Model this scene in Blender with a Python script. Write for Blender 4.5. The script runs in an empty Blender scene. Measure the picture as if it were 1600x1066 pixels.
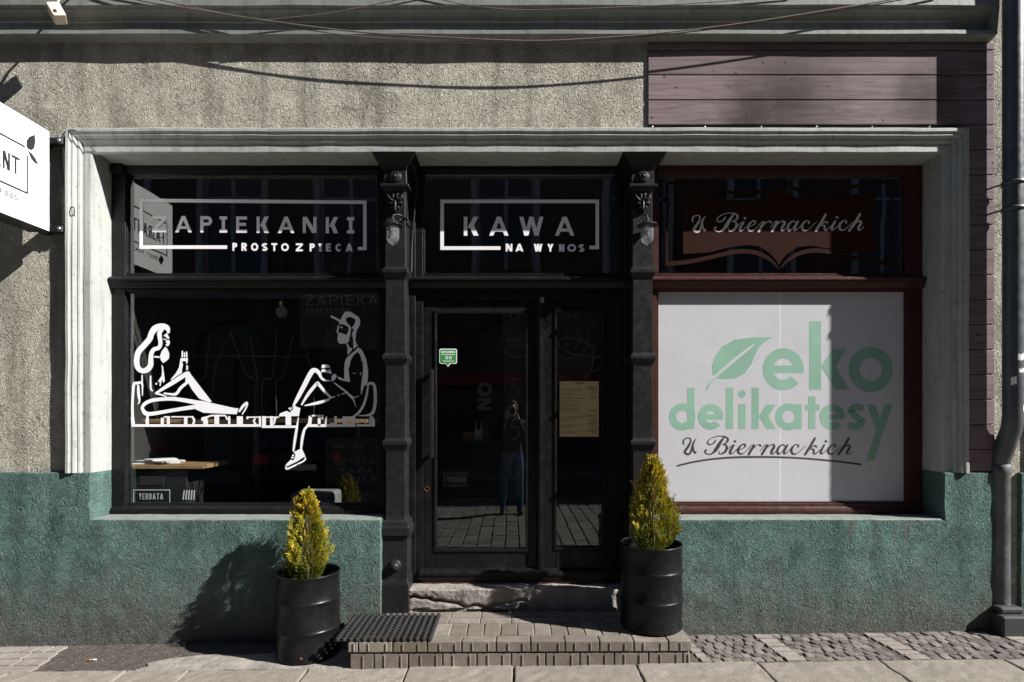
import bpy, bmesh, math, random
from mathutils import Vector, Matrix, noise
R = math.radians
random.seed(7)
SC = bpy.context.scene
COL = SC.collection

# ------------------------------------------------------------------ camera, sky, sun, exposure
K, CX, CY, ZC, D = 230.77, 802.0, 643.0, 1.53, 3.9     # px per metre on the wall plane, foot point, eye height, distance
def W(px, py, y=0.0):
    "photo pixel -> point on the upright plane at depth y (wall plane y = 0, street at -y)"
    d = (y + D) / D
    return Vector(((px - CX) * d / K, y, ZC + (CY - py) * d / K))
def GZ(x): return 0.017 + 0.0143 * x                   # the street climbs gently to the right

cam = bpy.data.cameras.new('camera'); camo = bpy.data.objects.new('camera', cam); COL.objects.link(camo)
camo.location = (0, -D, ZC); camo.rotation_euler = (R(90), 0, 0)
cam.sensor_width = 36; cam.lens = K * D / 1600 * 36
cam.shift_x = -2 / 1600; cam.shift_y = 110 / 1600
cam.clip_start = 0.03; cam.clip_end = 800
SC.camera = camo

SUN = Vector((-0.61, 0.22, -0.475)).normalized()       # travel direction of the sunlight
world = bpy.data.worlds.new('World'); SC.world = world; world.use_nodes = True
wn = world.node_tree.nodes; wl = world.node_tree.links
sky = wn.new('ShaderNodeTexSky'); sky.sky_type = 'NISHITA'; sky.sun_disc = False
sky.air_density = 0.75; sky.dust_density = 0.3; sky.ozone_density = 3.0
sky.sun_elevation = math.asin(-SUN.z); sky.sun_rotation = math.atan2(-SUN.x, -SUN.y)
wl.new(sky.outputs[0], wn['Background'].inputs[0]); wn['Background'].inputs[1].default_value = 0.05
sun = bpy.data.lights.new('sun', 'SUN'); suno = bpy.data.objects.new('sun', sun); COL.objects.link(suno)
sun.energy = 5.0; sun.angle = R(0.53); sun.color = (1.0, 0.965, 0.915)
suno.rotation_euler = SUN.to_track_quat('-Z', 'Y').to_euler(); suno.location = (8, -4, 9)
SC.view_settings.view_transform = 'Standard'; SC.view_settings.look = 'None'
SC.view_settings.exposure = 1.1; SC.view_settings.gamma = 1.0
SC.view_settings.use_curve_mapping = False
SC.render.engine = 'CYCLES'
SC.cycles.use_denoising = True
SC.cycles.max_bounces = 8; SC.cycles.transparent_max_bounces = 12
SC.cycles.sample_clamp_indirect = 6

# ------------------------------------------------------------------ materials
MATS = {}
def nodes_of(name):
    m = bpy.data.materials.new(name); m.use_nodes = True
    nt = m.node_tree
    return m, nt, nt.nodes, nt.links, nt.nodes['Principled BSDF']
def N(nt, typ, **kw):
    n = nt.nodes.new(typ)
    for k, v in kw.items():
        if k in n.inputs: n.inputs[k].default_value = v
        else: setattr(n, k, v)
    return n
def coords(nt, scale=(1, 1, 1), kind='Object'):
    if kind == 'Pos':
        g = N(nt, 'ShaderNodeNewGeometry'); out = g.outputs['Position']
    else:
        out = N(nt, 'ShaderNodeTexCoord').outputs[kind]
    mp = N(nt, 'ShaderNodeMapping'); mp.inputs['Scale'].default_value = scale
    nt.links.new(out, mp.inputs[0]); return mp.outputs[0]
def noise_n(nt, vec, scale, detail=3, rough=.55, dist=0):
    n = N(nt, 'ShaderNodeTexNoise'); n.inputs['Scale'].default_value = scale
    n.inputs['Detail'].default_value = detail; n.inputs['Roughness'].default_value = rough
    n.inputs['Distortion'].default_value = dist
    nt.links.new(vec, n.inputs['Vector']); return n.outputs['Fac']
def ramp(nt, fac, *stops):
    r = N(nt, 'ShaderNodeValToRGB'); cr = r.color_ramp
    while len(cr.elements) < len(stops): cr.elements.new(.5)
    for e, (p, c) in zip(cr.elements, stops):
        e.position = p; e.color = (c[0], c[1], c[2], 1) if hasattr(c, '__len__') else (c, c, c, 1)
    nt.links.new(fac, r.inputs[0]); return r.outputs[0]
def mixc(nt, fac, a, b, mode='MIX'):
    m = N(nt, 'ShaderNodeMix', data_type='RGBA', blend_type=mode)
    for s, v in ((0, fac), (6, a), (7, b)):
        if isinstance(v, (int, float)): m.inputs[s].default_value = v
        elif isinstance(v, tuple): m.inputs[s].default_value = (*v, 1)
        else: nt.links.new(v, m.inputs[s])
    return m.outputs[2]
def mth(nt, op, a, b=0.0, clamp=False):
    m = N(nt, 'ShaderNodeMath', operation=op, use_clamp=clamp)
    for s, v in ((0, a), (1, b)):
        if isinstance(v, (int, float)): m.inputs[s].default_value = v
        else: nt.links.new(v, m.inputs[s])
    return m.outputs[0]
def bump(nt, height, dist, strength=1.0, normal=None):
    b = N(nt, 'ShaderNodeBump'); b.inputs['Distance'].default_value = dist; b.inputs['Strength'].default_value = strength
    nt.links.new(height, b.inputs['Height'])
    if normal is not None: nt.links.new(normal, b.inputs['Normal'])
    return b.outputs[0]
def plain(name, col, rough=.55, metal=0, var=.18, scale=9, bmp=.0, bscale=60, spec=.5, kind='Object', stretch=(1, 1, 1)):
    "paint, metal, stone: base colour with soft patchy variation, uneven gloss and fine relief"
    if name in MATS: return MATS[name]
    m, nt, nd, lk, bs = nodes_of(name)
    v = coords(nt, stretch, kind)
    f = noise_n(nt, v, scale, 5, .6)
    lo = tuple(c * (1 - var) for c in col); hi = tuple(min(1, c * (1 + var)) for c in col)
    lk.new(ramp(nt, f, (.3, lo), (.7, hi)), bs.inputs['Base Color'])
    f2 = noise_n(nt, v, scale * 3.1, 4)
    lk.new(ramp(nt, f2, (.3, max(.03, rough - .09)), (.7, min(1, rough + .09))), bs.inputs['Roughness'])
    bs.inputs['Metallic'].default_value = metal; bs.inputs['Specular IOR Level'].default_value = spec
    if bmp: lk.new(bump(nt, noise_n(nt, v, bscale, 4), bmp), bs.inputs['Normal'])
    MATS[name] = m; return m

def stucco(name, base, dark, pale, bottom=None, rust=False):
    m, nt, nd, lk, bs = nodes_of(name)
    v = coords(nt, kind='Pos')
    big = noise_n(nt, v, 1.3, 4, .6)
    mid = noise_n(nt, v, 9, 4, .65)
    c = mixc(nt, ramp(nt, big, (.35, 0), (.7, 1)), base, pale)
    c = mixc(nt, ramp(nt, mid, (.36, .45), (.62, 0)), c, dark)
    vs = coords(nt, (3.2, 3.2, .28), 'Pos')                      # rain streaks
    st = noise_n(nt, vs, 1.9, 5, .62)
    c = mixc(nt, ramp(nt, st, (.47, 0), (.68, .8)), c, tuple(x * .85 for x in dark))
    sm = noise_n(nt, v, 2.6, 6, .72, .5)                          # soot and damp patches
    c = mixc(nt, ramp(nt, sm, (.50, 0), (.68, .65)), c, tuple(x * .75 for x in dark))
    cr = N(nt, 'ShaderNodeTexVoronoi', feature='DISTANCE_TO_EDGE'); cr.inputs['Scale'].default_value = 1.1
    wq = N(nt, 'ShaderNodeVectorMath', operation='ADD'); nq = N(nt, 'ShaderNodeTexNoise'); nq.inputs['Scale'].default_value = 4; nq.inputs['Detail'].default_value = 5
    lk.new(v, nq.inputs['Vector']); sc_ = N(nt, 'ShaderNodeVectorMath', operation='SCALE'); sc_.inputs['Scale'].default_value = .5; lk.new(nq.outputs['Color'], sc_.inputs[0])
    lk.new(v, wq.inputs[0]); lk.new(sc_.outputs[0], wq.inputs[1]); lk.new(wq.outputs[0], cr.inputs['Vector'])
    hair = mth(nt, 'MULTIPLY', ramp(nt, cr.outputs['Distance'], (.0, .8), (.006, 0)), ramp(nt, noise_n(nt, v, 1.7, 2), (.52, 0), (.6, 1)))
    c = mixc(nt, hair, c, tuple(x * .3 for x in dark))
    fine = noise_n(nt, v, 150, 2)
    c = mixc(nt, ramp(nt, fine, (.3, .22), (.6, 0)), c, dark)
    sep = N(nt, 'ShaderNodeSeparateXYZ'); g = N(nt, 'ShaderNodeNewGeometry'); lk.new(g.outputs['Position'], sep.inputs[0])
    if bottom:                                                   # road grime splashed up the foot of the wall
        h = mth(nt, 'ADD', sep.outputs[2], mth(nt, 'MULTIPLY', mth(nt, 'SUBTRACT', st, .5), .8))
        h = mth(nt, 'ADD', h, mth(nt, 'MULTIPLY', mth(nt, 'SUBTRACT', mid, .5), .35))
        c = mixc(nt, ramp(nt, h, (.05, .85), (.26, .5), (.58, 0)), c, bottom)
    if rust:
        vr = coords(nt, (16, 16, 1.1), 'Pos')
        rn = noise_n(nt, vr, 1.0, 3, .5)
        near = ramp(nt, mth(nt, 'ABSOLUTE', mth(nt, 'SUBTRACT', sep.outputs[2], .74)), (.0, 1), (.14, 0))
        rm = mth(nt, 'MULTIPLY', ramp(nt, rn, (.60, 0), (.70, .5)), near)
        c = mixc(nt, rm, c, (.10, .035, .015))
    lk.new(c, bs.inputs['Base Color'])
    bs.inputs['Roughness'].default_value = .88; bs.inputs['Specular IOR Level'].default_value = .1
    wv = coords(nt, (1, 1, 1), 'Pos')
    w1 = noise_n(nt, wv, 27, 2, .5, 2.4)
    ridge = ramp(nt, w1, (.36, 0), (.47, .9), (.53, 1), (.66, .25))
    w2 = noise_n(nt, wv, 95, 3, .6, .6)
    hgt = mth(nt, 'ADD', mth(nt, 'MULTIPLY', ridge, .75), mth(nt, 'MULTIPLY', w2, .55))
    patchy = ramp(nt, noise_n(nt, v, 4.5, 3), (.3, .55), (.7, 1))
    hgt = mth(nt, 'MULTIPLY', hgt, patchy)
    b1 = bump(nt, noise_n(nt, v, 5, 3), .02, .6)
    lk.new(bump(nt, hgt, .0105, 1.0, b1), bs.inputs['Normal'])
    MATS[name] = m; return m

STUCCO = stucco('wall_stucco', (.47, .452, .38), (.235, .222, .185), (.55, .53, .455))
TEAL = stucco('plinth_stucco', (.105, .182, .166), (.060, .096, .088), (.135, .222, .204), bottom=(.105, .102, .092), rust=True)
def painted_stone(name, col, dark, chip):
    m, nt, nd, lk, bs = nodes_of(name)
    v = coords(nt, kind='Pos')
    a = noise_n(nt, v, 4, 5, .65); b = noise_n(nt, v, 26, 5, .7)
    c = mixc(nt, ramp(nt, a, (.4, 0), (.75, .6)), col, dark)
    c = mixc(nt, ramp(nt, b, (.57, 0), (.66, .7)), c, chip)
    vz = coords(nt, (9, 9, .7), 'Pos'); c = mixc(nt, ramp(nt, noise_n(nt, vz, 2.2, 5, .65), (.5, 0), (.75, .6)), c, tuple(x * .55 for x in dark))
    lk.new(c, bs.inputs['Base Color']); bs.inputs['Roughness'].default_value = .62
    lk.new(bump(nt, b, .003, .7), bs.inputs['Normal'])
    MATS[name] = m; return m
SURR = painted_stone('surround_paint', (.37, .392, .366), (.25, .265, .25), (.21, .19, .165))
CORN = painted_stone('cornice_paint', (.225, .24, .22), (.14, .148, .135), (.19, .175, .155))
def plank_mat():
    m, nt, nd, lk, bs = nodes_of('plank_wood')
    oi = N(nt, 'ShaderNodeObjectInfo')
    v = coords(nt, (1.2, 14, 14), 'Pos')
    add = N(nt, 'ShaderNodeVectorMath', operation='ADD'); lk.new(v, add.inputs[0])
    cmb = N(nt, 'ShaderNodeCombineXYZ'); lk.new(mth(nt, 'MULTIPLY', oi.outputs['Random'], 40), cmb.inputs[0]); lk.new(cmb.outputs[0], add.inputs[1])
    g = noise_n(nt, add.outputs[0], 3.2, 6, .6, .6)
    c = ramp(nt, g, (.25, (.13, .092, .098)), (.5, (.215, .165, .175)), (.75, (.28, .22, .232)))
    vp = coords(nt, (1, 1, 1), 'Pos')
    k = N(nt, 'ShaderNodeTexVoronoi'); k.inputs['Scale'].default_value = 8.5; lk.new(vp, k.inputs['Vector'])
    c = mixc(nt, ramp(nt, k.outputs['Distance'], (.05, .85), (.11, 0)), c, (.045, .028, .027))
    # two sooty blotches left by old lamps, with soft uneven edges
    for p, r in ((W(1228, 155), .48), (W(1445, 150), .30), (W(1170, 190), .26)):
        d = N(nt, 'ShaderNodeVectorMath', operation='DISTANCE'); lk.new(vp, d.inputs[0]); d.inputs[1].default_value = p
        s = mth(nt, 'ADD', d.outputs['Value'], mth(nt, 'MULTIPLY', mth(nt, 'SUBTRACT', noise_n(nt, vp, 7, 4), .5), .25))
        c = mixc(nt, ramp(nt, mth(nt, 'DIVIDE', s, r), (.1, .82), (.5, .5), (1, 0)), c, (.035, .026, .027))
    lk.new(mixc(nt, mth(nt, 'MULTIPLY', oi.outputs['Random'], .25), c, (.10, .07, .07)), bs.inputs['Base Color'])
    bs.inputs['Roughness'].default_value = .7; bs.inputs['Specular IOR Level'].default_value = .1
    lk.new(bump(nt, g, .0018, .7), bs.inputs['Normal'])
    return m
PLANK = plank_mat()
def iron_paint(name, col, rough, relief=.0035):
    m, nt, nd, lk, bs = nodes_of(name)
    v = coords(nt, kind='Pos')
    n1 = noise_n(nt, v, 22, 5, .65); n2 = noise_n(nt, v, 160, 3, .6); n3 = noise_n(nt, v, 5, 3)
    c = mixc(nt, ramp(nt, n1, (.45, 0), (.8, .5)), col, tuple(x * 1.8 + .004 for x in col))
    c = mixc(nt, ramp(nt, n3, (.5, 0), (.8, .3)), c, (.030, .027, .024))
    lk.new(c, bs.inputs['Base Color'])
    lk.new(ramp(nt, n1, (.3, rough - .1), (.7, rough + .12)), bs.inputs['Roughness'])
    lk.new(bump(nt, n2, relief * .35, .8, bump(nt, n1, relief, .6)), bs.inputs['Normal'])
    bs.inputs['Specular IOR Level'].default_value = .2
    MATS[name] = m; return m
IRON = iron_paint('cast_iron_paint', (.013, .013, .0135), .42)
FRAME = iron_paint('frame_black_paint', (.0065, .0065, .007), .36, .0015)
BROWN = iron_paint('frame_brown_paint', (.048, .018, .015), .40, .0015)
DRUM = iron_paint('drum_satin_black', (.006, .006, .0065), .36, .0006)
RUBBER = plain('rubber', (.016, .016, .017), .62, var=.3, scale=40, bmp=.002)
LAMPBLK = iron_paint('lamp_black', (.02, .02, .021), .32, .001)
def glass_mat(name, ior, tint=(1, 1, 1), smear=.0, wav=0.0, veil=0):
    m, nt, nd, lk, bs = nodes_of(name); nd.remove(bs)
    geo = N(nt, 'ShaderNodeNewGeometry'); dt = N(nt, 'ShaderNodeVectorMath', operation='DOT_PRODUCT')
    lk.new(geo.outputs['Normal'], dt.inputs[0]); lk.new(geo.outputs['Incoming'], dt.inputs[1])
    f0 = ((ior - 1) / (ior + 1)) ** 2                      # Schlick reflectance, the same from both sides of the pane
    q5 = mth(nt, 'POWER', mth(nt, 'SUBTRACT', 1.0, mth(nt, 'ABSOLUTE', dt.outputs['Value']), True), 5.0)
    fr = mth(nt, 'ADD', mth(nt, 'MULTIPLY', q5, 1 - f0), f0, True)
    tr = N(nt, 'ShaderNodeBsdfTransparent'); tr.inputs[0].default_value = (*tint, 1)
    gl = N(nt, 'ShaderNodeBsdfGlossy'); gl.inputs['Roughness'].default_value = smear
    mx = N(nt, 'ShaderNodeMixShader')
    if wav:
        v = coords(nt, kind='Pos'); bn = bump(nt, noise_n(nt, v, 2.2, 1), wav, .5)
        lk.new(bn, gl.inputs['Normal'])
    lk.new(fr, mx.inputs[0]); lk.new(tr.outputs[0], mx.inputs[1]); lk.new(gl.outputs[0], mx.inputs[2])
    out = mx.outputs[0]
    if veil:  # pale diffuse share mixed in, imitating bright reflections on the lamp glass
        df = N(nt, 'ShaderNodeBsdfDiffuse'); df.inputs[0].default_value = (.7, .72, .75, 1); m2 = N(nt, 'ShaderNodeMixShader'); m2.inputs[0].default_value = veil
        lk.new(out, m2.inputs[1]); lk.new(df.outputs[0], m2.inputs[2]); out = m2.outputs[0]
    lk.new(out, nd['Material Output'].inputs[0]); MATS[name] = m; return m
GLASS = glass_mat('window_glass', 2.15, (.86, .90, .89), 0, .002)
LAMPGLASS = glass_mat('lamp_glass', 1.9, (.95, .96, .97), veil=.10)
WHITEV = plain('white_vinyl', (.86, .86, .89), .5, var=.03, scale=5)
BROWNV = plain('brown_vinyl', (.030, .0125, .009), .8, var=.08, scale=4, spec=.04)
GREYV = plain('pale_grey_vinyl', (.60, .58, .56), .5, var=.05)
GREENV = plain('faded_green_vinyl', (.22, .40, .305), .6, var=.10, scale=3)
PURPV = plain('dark_plum_vinyl', (.055, .032, .040), .5, var=.1)
FOIL = plain('white_window_foil', (.50, .50, .535), .5, var=.03, scale=2.5, bmp=.0006, bscale=30)
FOIL2 = plain('foil_seam', (.62, .62, .65), .45, var=.03)
SIGNW = plain('sign_acrylic_white', (.83, .83, .83), .3, var=.02)
SIGNB = plain('sign_print_black', (.02, .02, .022), .45)
CHALK = plain('chalk', (.24, .24, .235), .9, var=.35, scale=60)
BOARD = plain('blackboard', (.014, .015, .015), .6, var=.3, scale=5)
PIPE = plain('pipe_grey_paint', (.065, .076, .085), .42, var=.25, scale=7, bmp=.002, bscale=20, kind='Pos')
RUST = plain('rust', (.12, .045, .02), .8, var=.4, scale=30, bmp=.003)
CONC = plain('old_concrete', (.225, .205, .185), .9, var=.35, scale=7, bmp=.012, bscale=22, kind='Pos')
MORTAR = plain('mortar', (.22, .21, .195), .95, var=.25, scale=30, bmp=.004, bscale=90, kind='Pos')
def stone_mat(name, a, b, c3, bmp=.004, sc=60, speck=.25):
    m, nt, nd, lk, bs = nodes_of(name)
    oi = N(nt, 'ShaderNodeObjectInfo'); v = coords(nt, kind='Pos')
    col = ramp(nt, oi.outputs['Random'], (.0, a), (.55, b), (1, c3))
    n1 = noise_n(nt, v, 14, 5, .65); n2 = noise_n(nt, v, 150, 3, .7)
    col = mixc(nt, ramp(nt, n1, (.35, .5), (.65, 0)), col, tuple(x * .55 for x in a))
    col = mixc(nt, ramp(nt, n2, (.40, speck), (.60, 0)), col, (.05, .045, .04))
    n4 = noise_n(nt, v, 2.3, 5, .7)
    col = mixc(nt, ramp(nt, n4, (.48, 0), (.72, .45)), col, tuple(x * .5 for x in a))
    lk.new(col, bs.inputs['Base Color']); bs.inputs['Roughness'].default_value = .85
    bs.inputs['Specular IOR Level'].default_value = .3
    lk.new(bump(nt, noise_n(nt, v, sc, 4), bmp, .8), bs.inputs['Normal'])
    MATS[name] = m; return m
SLAB = stone_mat('granite_slab', (.27, .240, .205), (.30, .268, .232), (.33, .295, .258), .003, 150, .5)
COBBLE = stone_mat('cobble_stone', (.11, .098, .092), (.185, .166, .15), (.245, .222, .20))
PALESETT = stone_mat('pale_sett', (.26, .23, .205), (.29, .26, .235), (.31, .28, .255))
BRICKM = stone_mat('paver_brick', (.165, .138, .114), (.225, .195, .165), (.285, .252, .22), .003, 120)
PAVER = stone_mat('street_paver', (.19, .178, .16), (.24, .225, .205), (.28, .265, .245))
DIRT = plain('joint_dirt', (.062, .052, .044), .95, var=.5, scale=30, bmp=.01, bscale=60, kind='Pos')
SOIL = plain('potting_soil', (.045, .028, .018), .95, var=.6, scale=40, bmp=.02, bscale=60)
WOOD = plain('counter_wood', (.36, .22, .11), .5, var=.25, scale=6, stretch=(1, 8, 8))
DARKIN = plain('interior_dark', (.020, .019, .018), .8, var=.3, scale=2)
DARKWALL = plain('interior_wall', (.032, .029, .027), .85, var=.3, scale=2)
PAPER = plain('kraft_paper', (.50, .39, .20), .75, var=.06, scale=12)
WHITEP = plain('white_paper', (.75, .75, .73), .7, var=.05)
GREENS = plain('green_sticker', (.03, .25, .055), .45, var=.05)
BEIGE = plain('beige_plastic', (.66, .56, .44), .45, var=.06)
WIRE = plain('grey_cable', (.16, .13, .11), .6)
BLKWIRE = plain('black_cable', (.02, .02, .02), .5)
CHROME = plain('worn_steel', (.45, .44, .43), .3, metal=1, var=.1)

# ------------------------------------------------------------------ mesh helpers
class MB:
    def __init__(s): s.v = []; s.f = []; s.sm = []; s.mi = []; s.cur = 0
    def add(s, verts, faces, smooth=False):
        o = len(s.v); s.v += [tuple(p) for p in verts]
        for f in faces: s.f.append(tuple(i + o for i in f)); s.sm.append(smooth); s.mi.append(s.cur)
        return s
    def box(s, a, b):
        x0, x1 = sorted((a[0], b[0])); y0, y1 = sorted((a[1], b[1])); z0, z1 = sorted((a[2], b[2]))
        v = [(x, y, z) for z in (z0, z1) for y in (y0, y1) for x in (x0, x1)]
        return s.add(v, [(0, 2, 3, 1), (4, 5, 7, 6), (0, 1, 5, 4), (2, 6, 7, 3), (0, 4, 6, 2), (1, 3, 7, 5)])
    def pbox(s, x0, x1, y0, y1, yf, yb):
        "photo rectangle seen on the plane yf, extruded back to yb"
        a = W(x0, y1, yf); b = W(x1, y0, yf); return s.box((a.x, yf, a.z), (b.x, yb, b.z))
    def tube(s, pts, r, n=8, caps=True, smooth=True):
        pts = [Vector(p) for p in pts]; rr = r if hasattr(r, '__len__') else [r] * len(pts)
        rings = []; up = None
        for i, p in enumerate(pts):
            t = (pts[min(i + 1, len(pts) - 1)] - pts[max(i - 1, 0)]).normalized()
            if up is None: up = t.orthogonal().normalized()
            up = (up - t * up.dot(t))
            up = up.normalized() if up.length > 1e-6 else t.orthogonal().normalized()
            q = t.cross(up)
            rings.append([p + (up * math.cos(2 * math.pi * k / n) + q * math.sin(2 * math.pi * k / n)) * rr[i] for k in range(n)])
        v = [p for rg in rings for p in rg]
        f = [(i * n + k, i * n + (k + 1) % n, (i + 1) * n + (k + 1) % n, (i + 1) * n + k) for i in range(len(pts) - 1) for k in range(n)]
        if caps: f += [tuple(range(n))[::-1], tuple((len(pts) - 1) * n + k for k in range(n))]
        return s.add(v, f, smooth)
    def lathe(s, prof, n=24, c=(0, 0, 0), axis='z', smooth=True, caps=False):
        v = []
        for r, h in prof:
            for k in range(n):
                a = 2 * math.pi * k / n; p = (r * math.cos(a), r * math.sin(a), h)
                if axis == 'y': p = (p[0], -p[2], p[1])
                v.append((p[0] + c[0], p[1] + c[1], p[2] + c[2]))
        m = len(prof)
        f = [(i * n + k, i * n + (k + 1) % n, (i + 1) * n + (k + 1) % n, (i + 1) * n + k) for i in range(m - 1) for k in range(n)]
        if caps: f += [tuple(range(n))[::-1], tuple((m - 1) * n + k for k in range(n))]
        return s.add(v, f, smooth)
    def extrude_x(s, prof, x0, x1, smooth=False):
        n = len(prof); v = [(x0, y, z) for y, z in prof] + [(x1, y, z) for y, z in prof]
        return s.add(v, [(i, (i + 1) % n, n + (i + 1) % n, n + i) for i in range(n)] + [tuple(range(n))[::-1], tuple(range(n, 2 * n))], smooth)
    def stack(s, rows, cx, yb):
        "square cast-iron section: rows of (z, half width, front y)"
        v = []
        for z, w, yf in rows: v += [(cx - w, yf, z), (cx + w, yf, z), (cx + w, yb, z), (cx - w, yb, z)]
        f = [(4 * i + k, 4 * i + (k + 1) % 4, 4 * i + 4 + (k + 1) % 4, 4 * i + 4 + k) for i in range(len(rows) - 1) for k in range(4)]
        f += [(3, 2, 1, 0), tuple(4 * (len(rows) - 1) + k for k in range(4))]
        return s.add(v, f)
    def build(s, name, mat, parent=None, bevel=0, seg=1, label=None, sub=0, loc=None):
        me = bpy.data.meshes.new(name); me.from_pydata(s.v, [], s.f)
        for m in (mat if isinstance(mat, (list, tuple)) else [mat]): me.materials.append(m)
        me.polygons.foreach_set('use_smooth', s.sm); me.polygons.foreach_set('material_index', s.mi)
        bm = bmesh.new(); bm.from_mesh(me); bmesh.ops.recalc_face_normals(bm, faces=bm.faces)
        if bevel:
            es = [e for e in bm.edges if len(e.link_faces) == 2 and e.calc_face_angle(0) > .6]
            bmesh.ops.bevel(bm, geom=es, offset=bevel, segments=seg, profile=.5, affect='EDGES', clamp_overlap=True)
        bm.to_mesh(me); bm.free()
        o = bpy.data.objects.new(name, me); COL.objects.link(o)
        if parent is not None: o.parent = parent
        if label: o['label'] = label
        if loc is not None: o.location = loc
        return o
def tag(o, label=None, cat=None, group=None, kind=None):
    for k, v in (('label', label), ('category', cat), ('group', group), ('kind', kind)):
        if v: o[k] = v
    return o
def empty(name, loc=(0, 0, 0), rz=0, **kw):
    o = bpy.data.objects.new(name, None); COL.objects.link(o); o.location = loc; o.rotation_euler.z = rz
    o.empty_display_size = .1
    return tag(o, **kw)
def group_at(name, loc, **kw):
    "an Empty at a thing's base whose parts are still written in world coordinates"
    return empty(name, loc, **kw)
def keep(o, parent):
    o.parent = parent; o.matrix_parent_inverse = Matrix.Translation(-parent.location); return o
def dup(src, parent=None, **kw):
    c = src.copy(); COL.objects.link(c); c.parent = parent
    for ch in src.children:
        dup(ch, c)
    return tag(c, **kw)
def rough_up(o, cell, amp, freq, axes=(1, 1, 1), keep_z=None):
    "cut the mesh into small cells and shake it with smooth noise: worn, uneven masonry"
    bm = bmesh.new(); bm.from_mesh(o.data)
    for ax in range(3):
        lo = min(v.co[ax] for v in bm.verts); hi = max(v.co[ax] for v in bm.verts)
        n = min(400, int((hi - lo) / cell))
        for i in range(1, n):
            pl = [0, 0, 0]; pl[ax] = lo + (hi - lo) * i / n; no = [0, 0, 0]; no[ax] = 1
            bmesh.ops.bisect_plane(bm, geom=bm.verts[:] + bm.edges[:] + bm.faces[:], plane_co=pl, plane_no=no)
    for v in bm.verts:
        q = noise.noise_vector(v.co * freq) * amp + noise.noise_vector(v.co * freq * 3.1) * amp * .4
        v.co += Vector((q[0] * axes[0], q[1] * axes[1], q[2] * axes[2]))
    bm.to_mesh(o.data); bm.free(); return o

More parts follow.
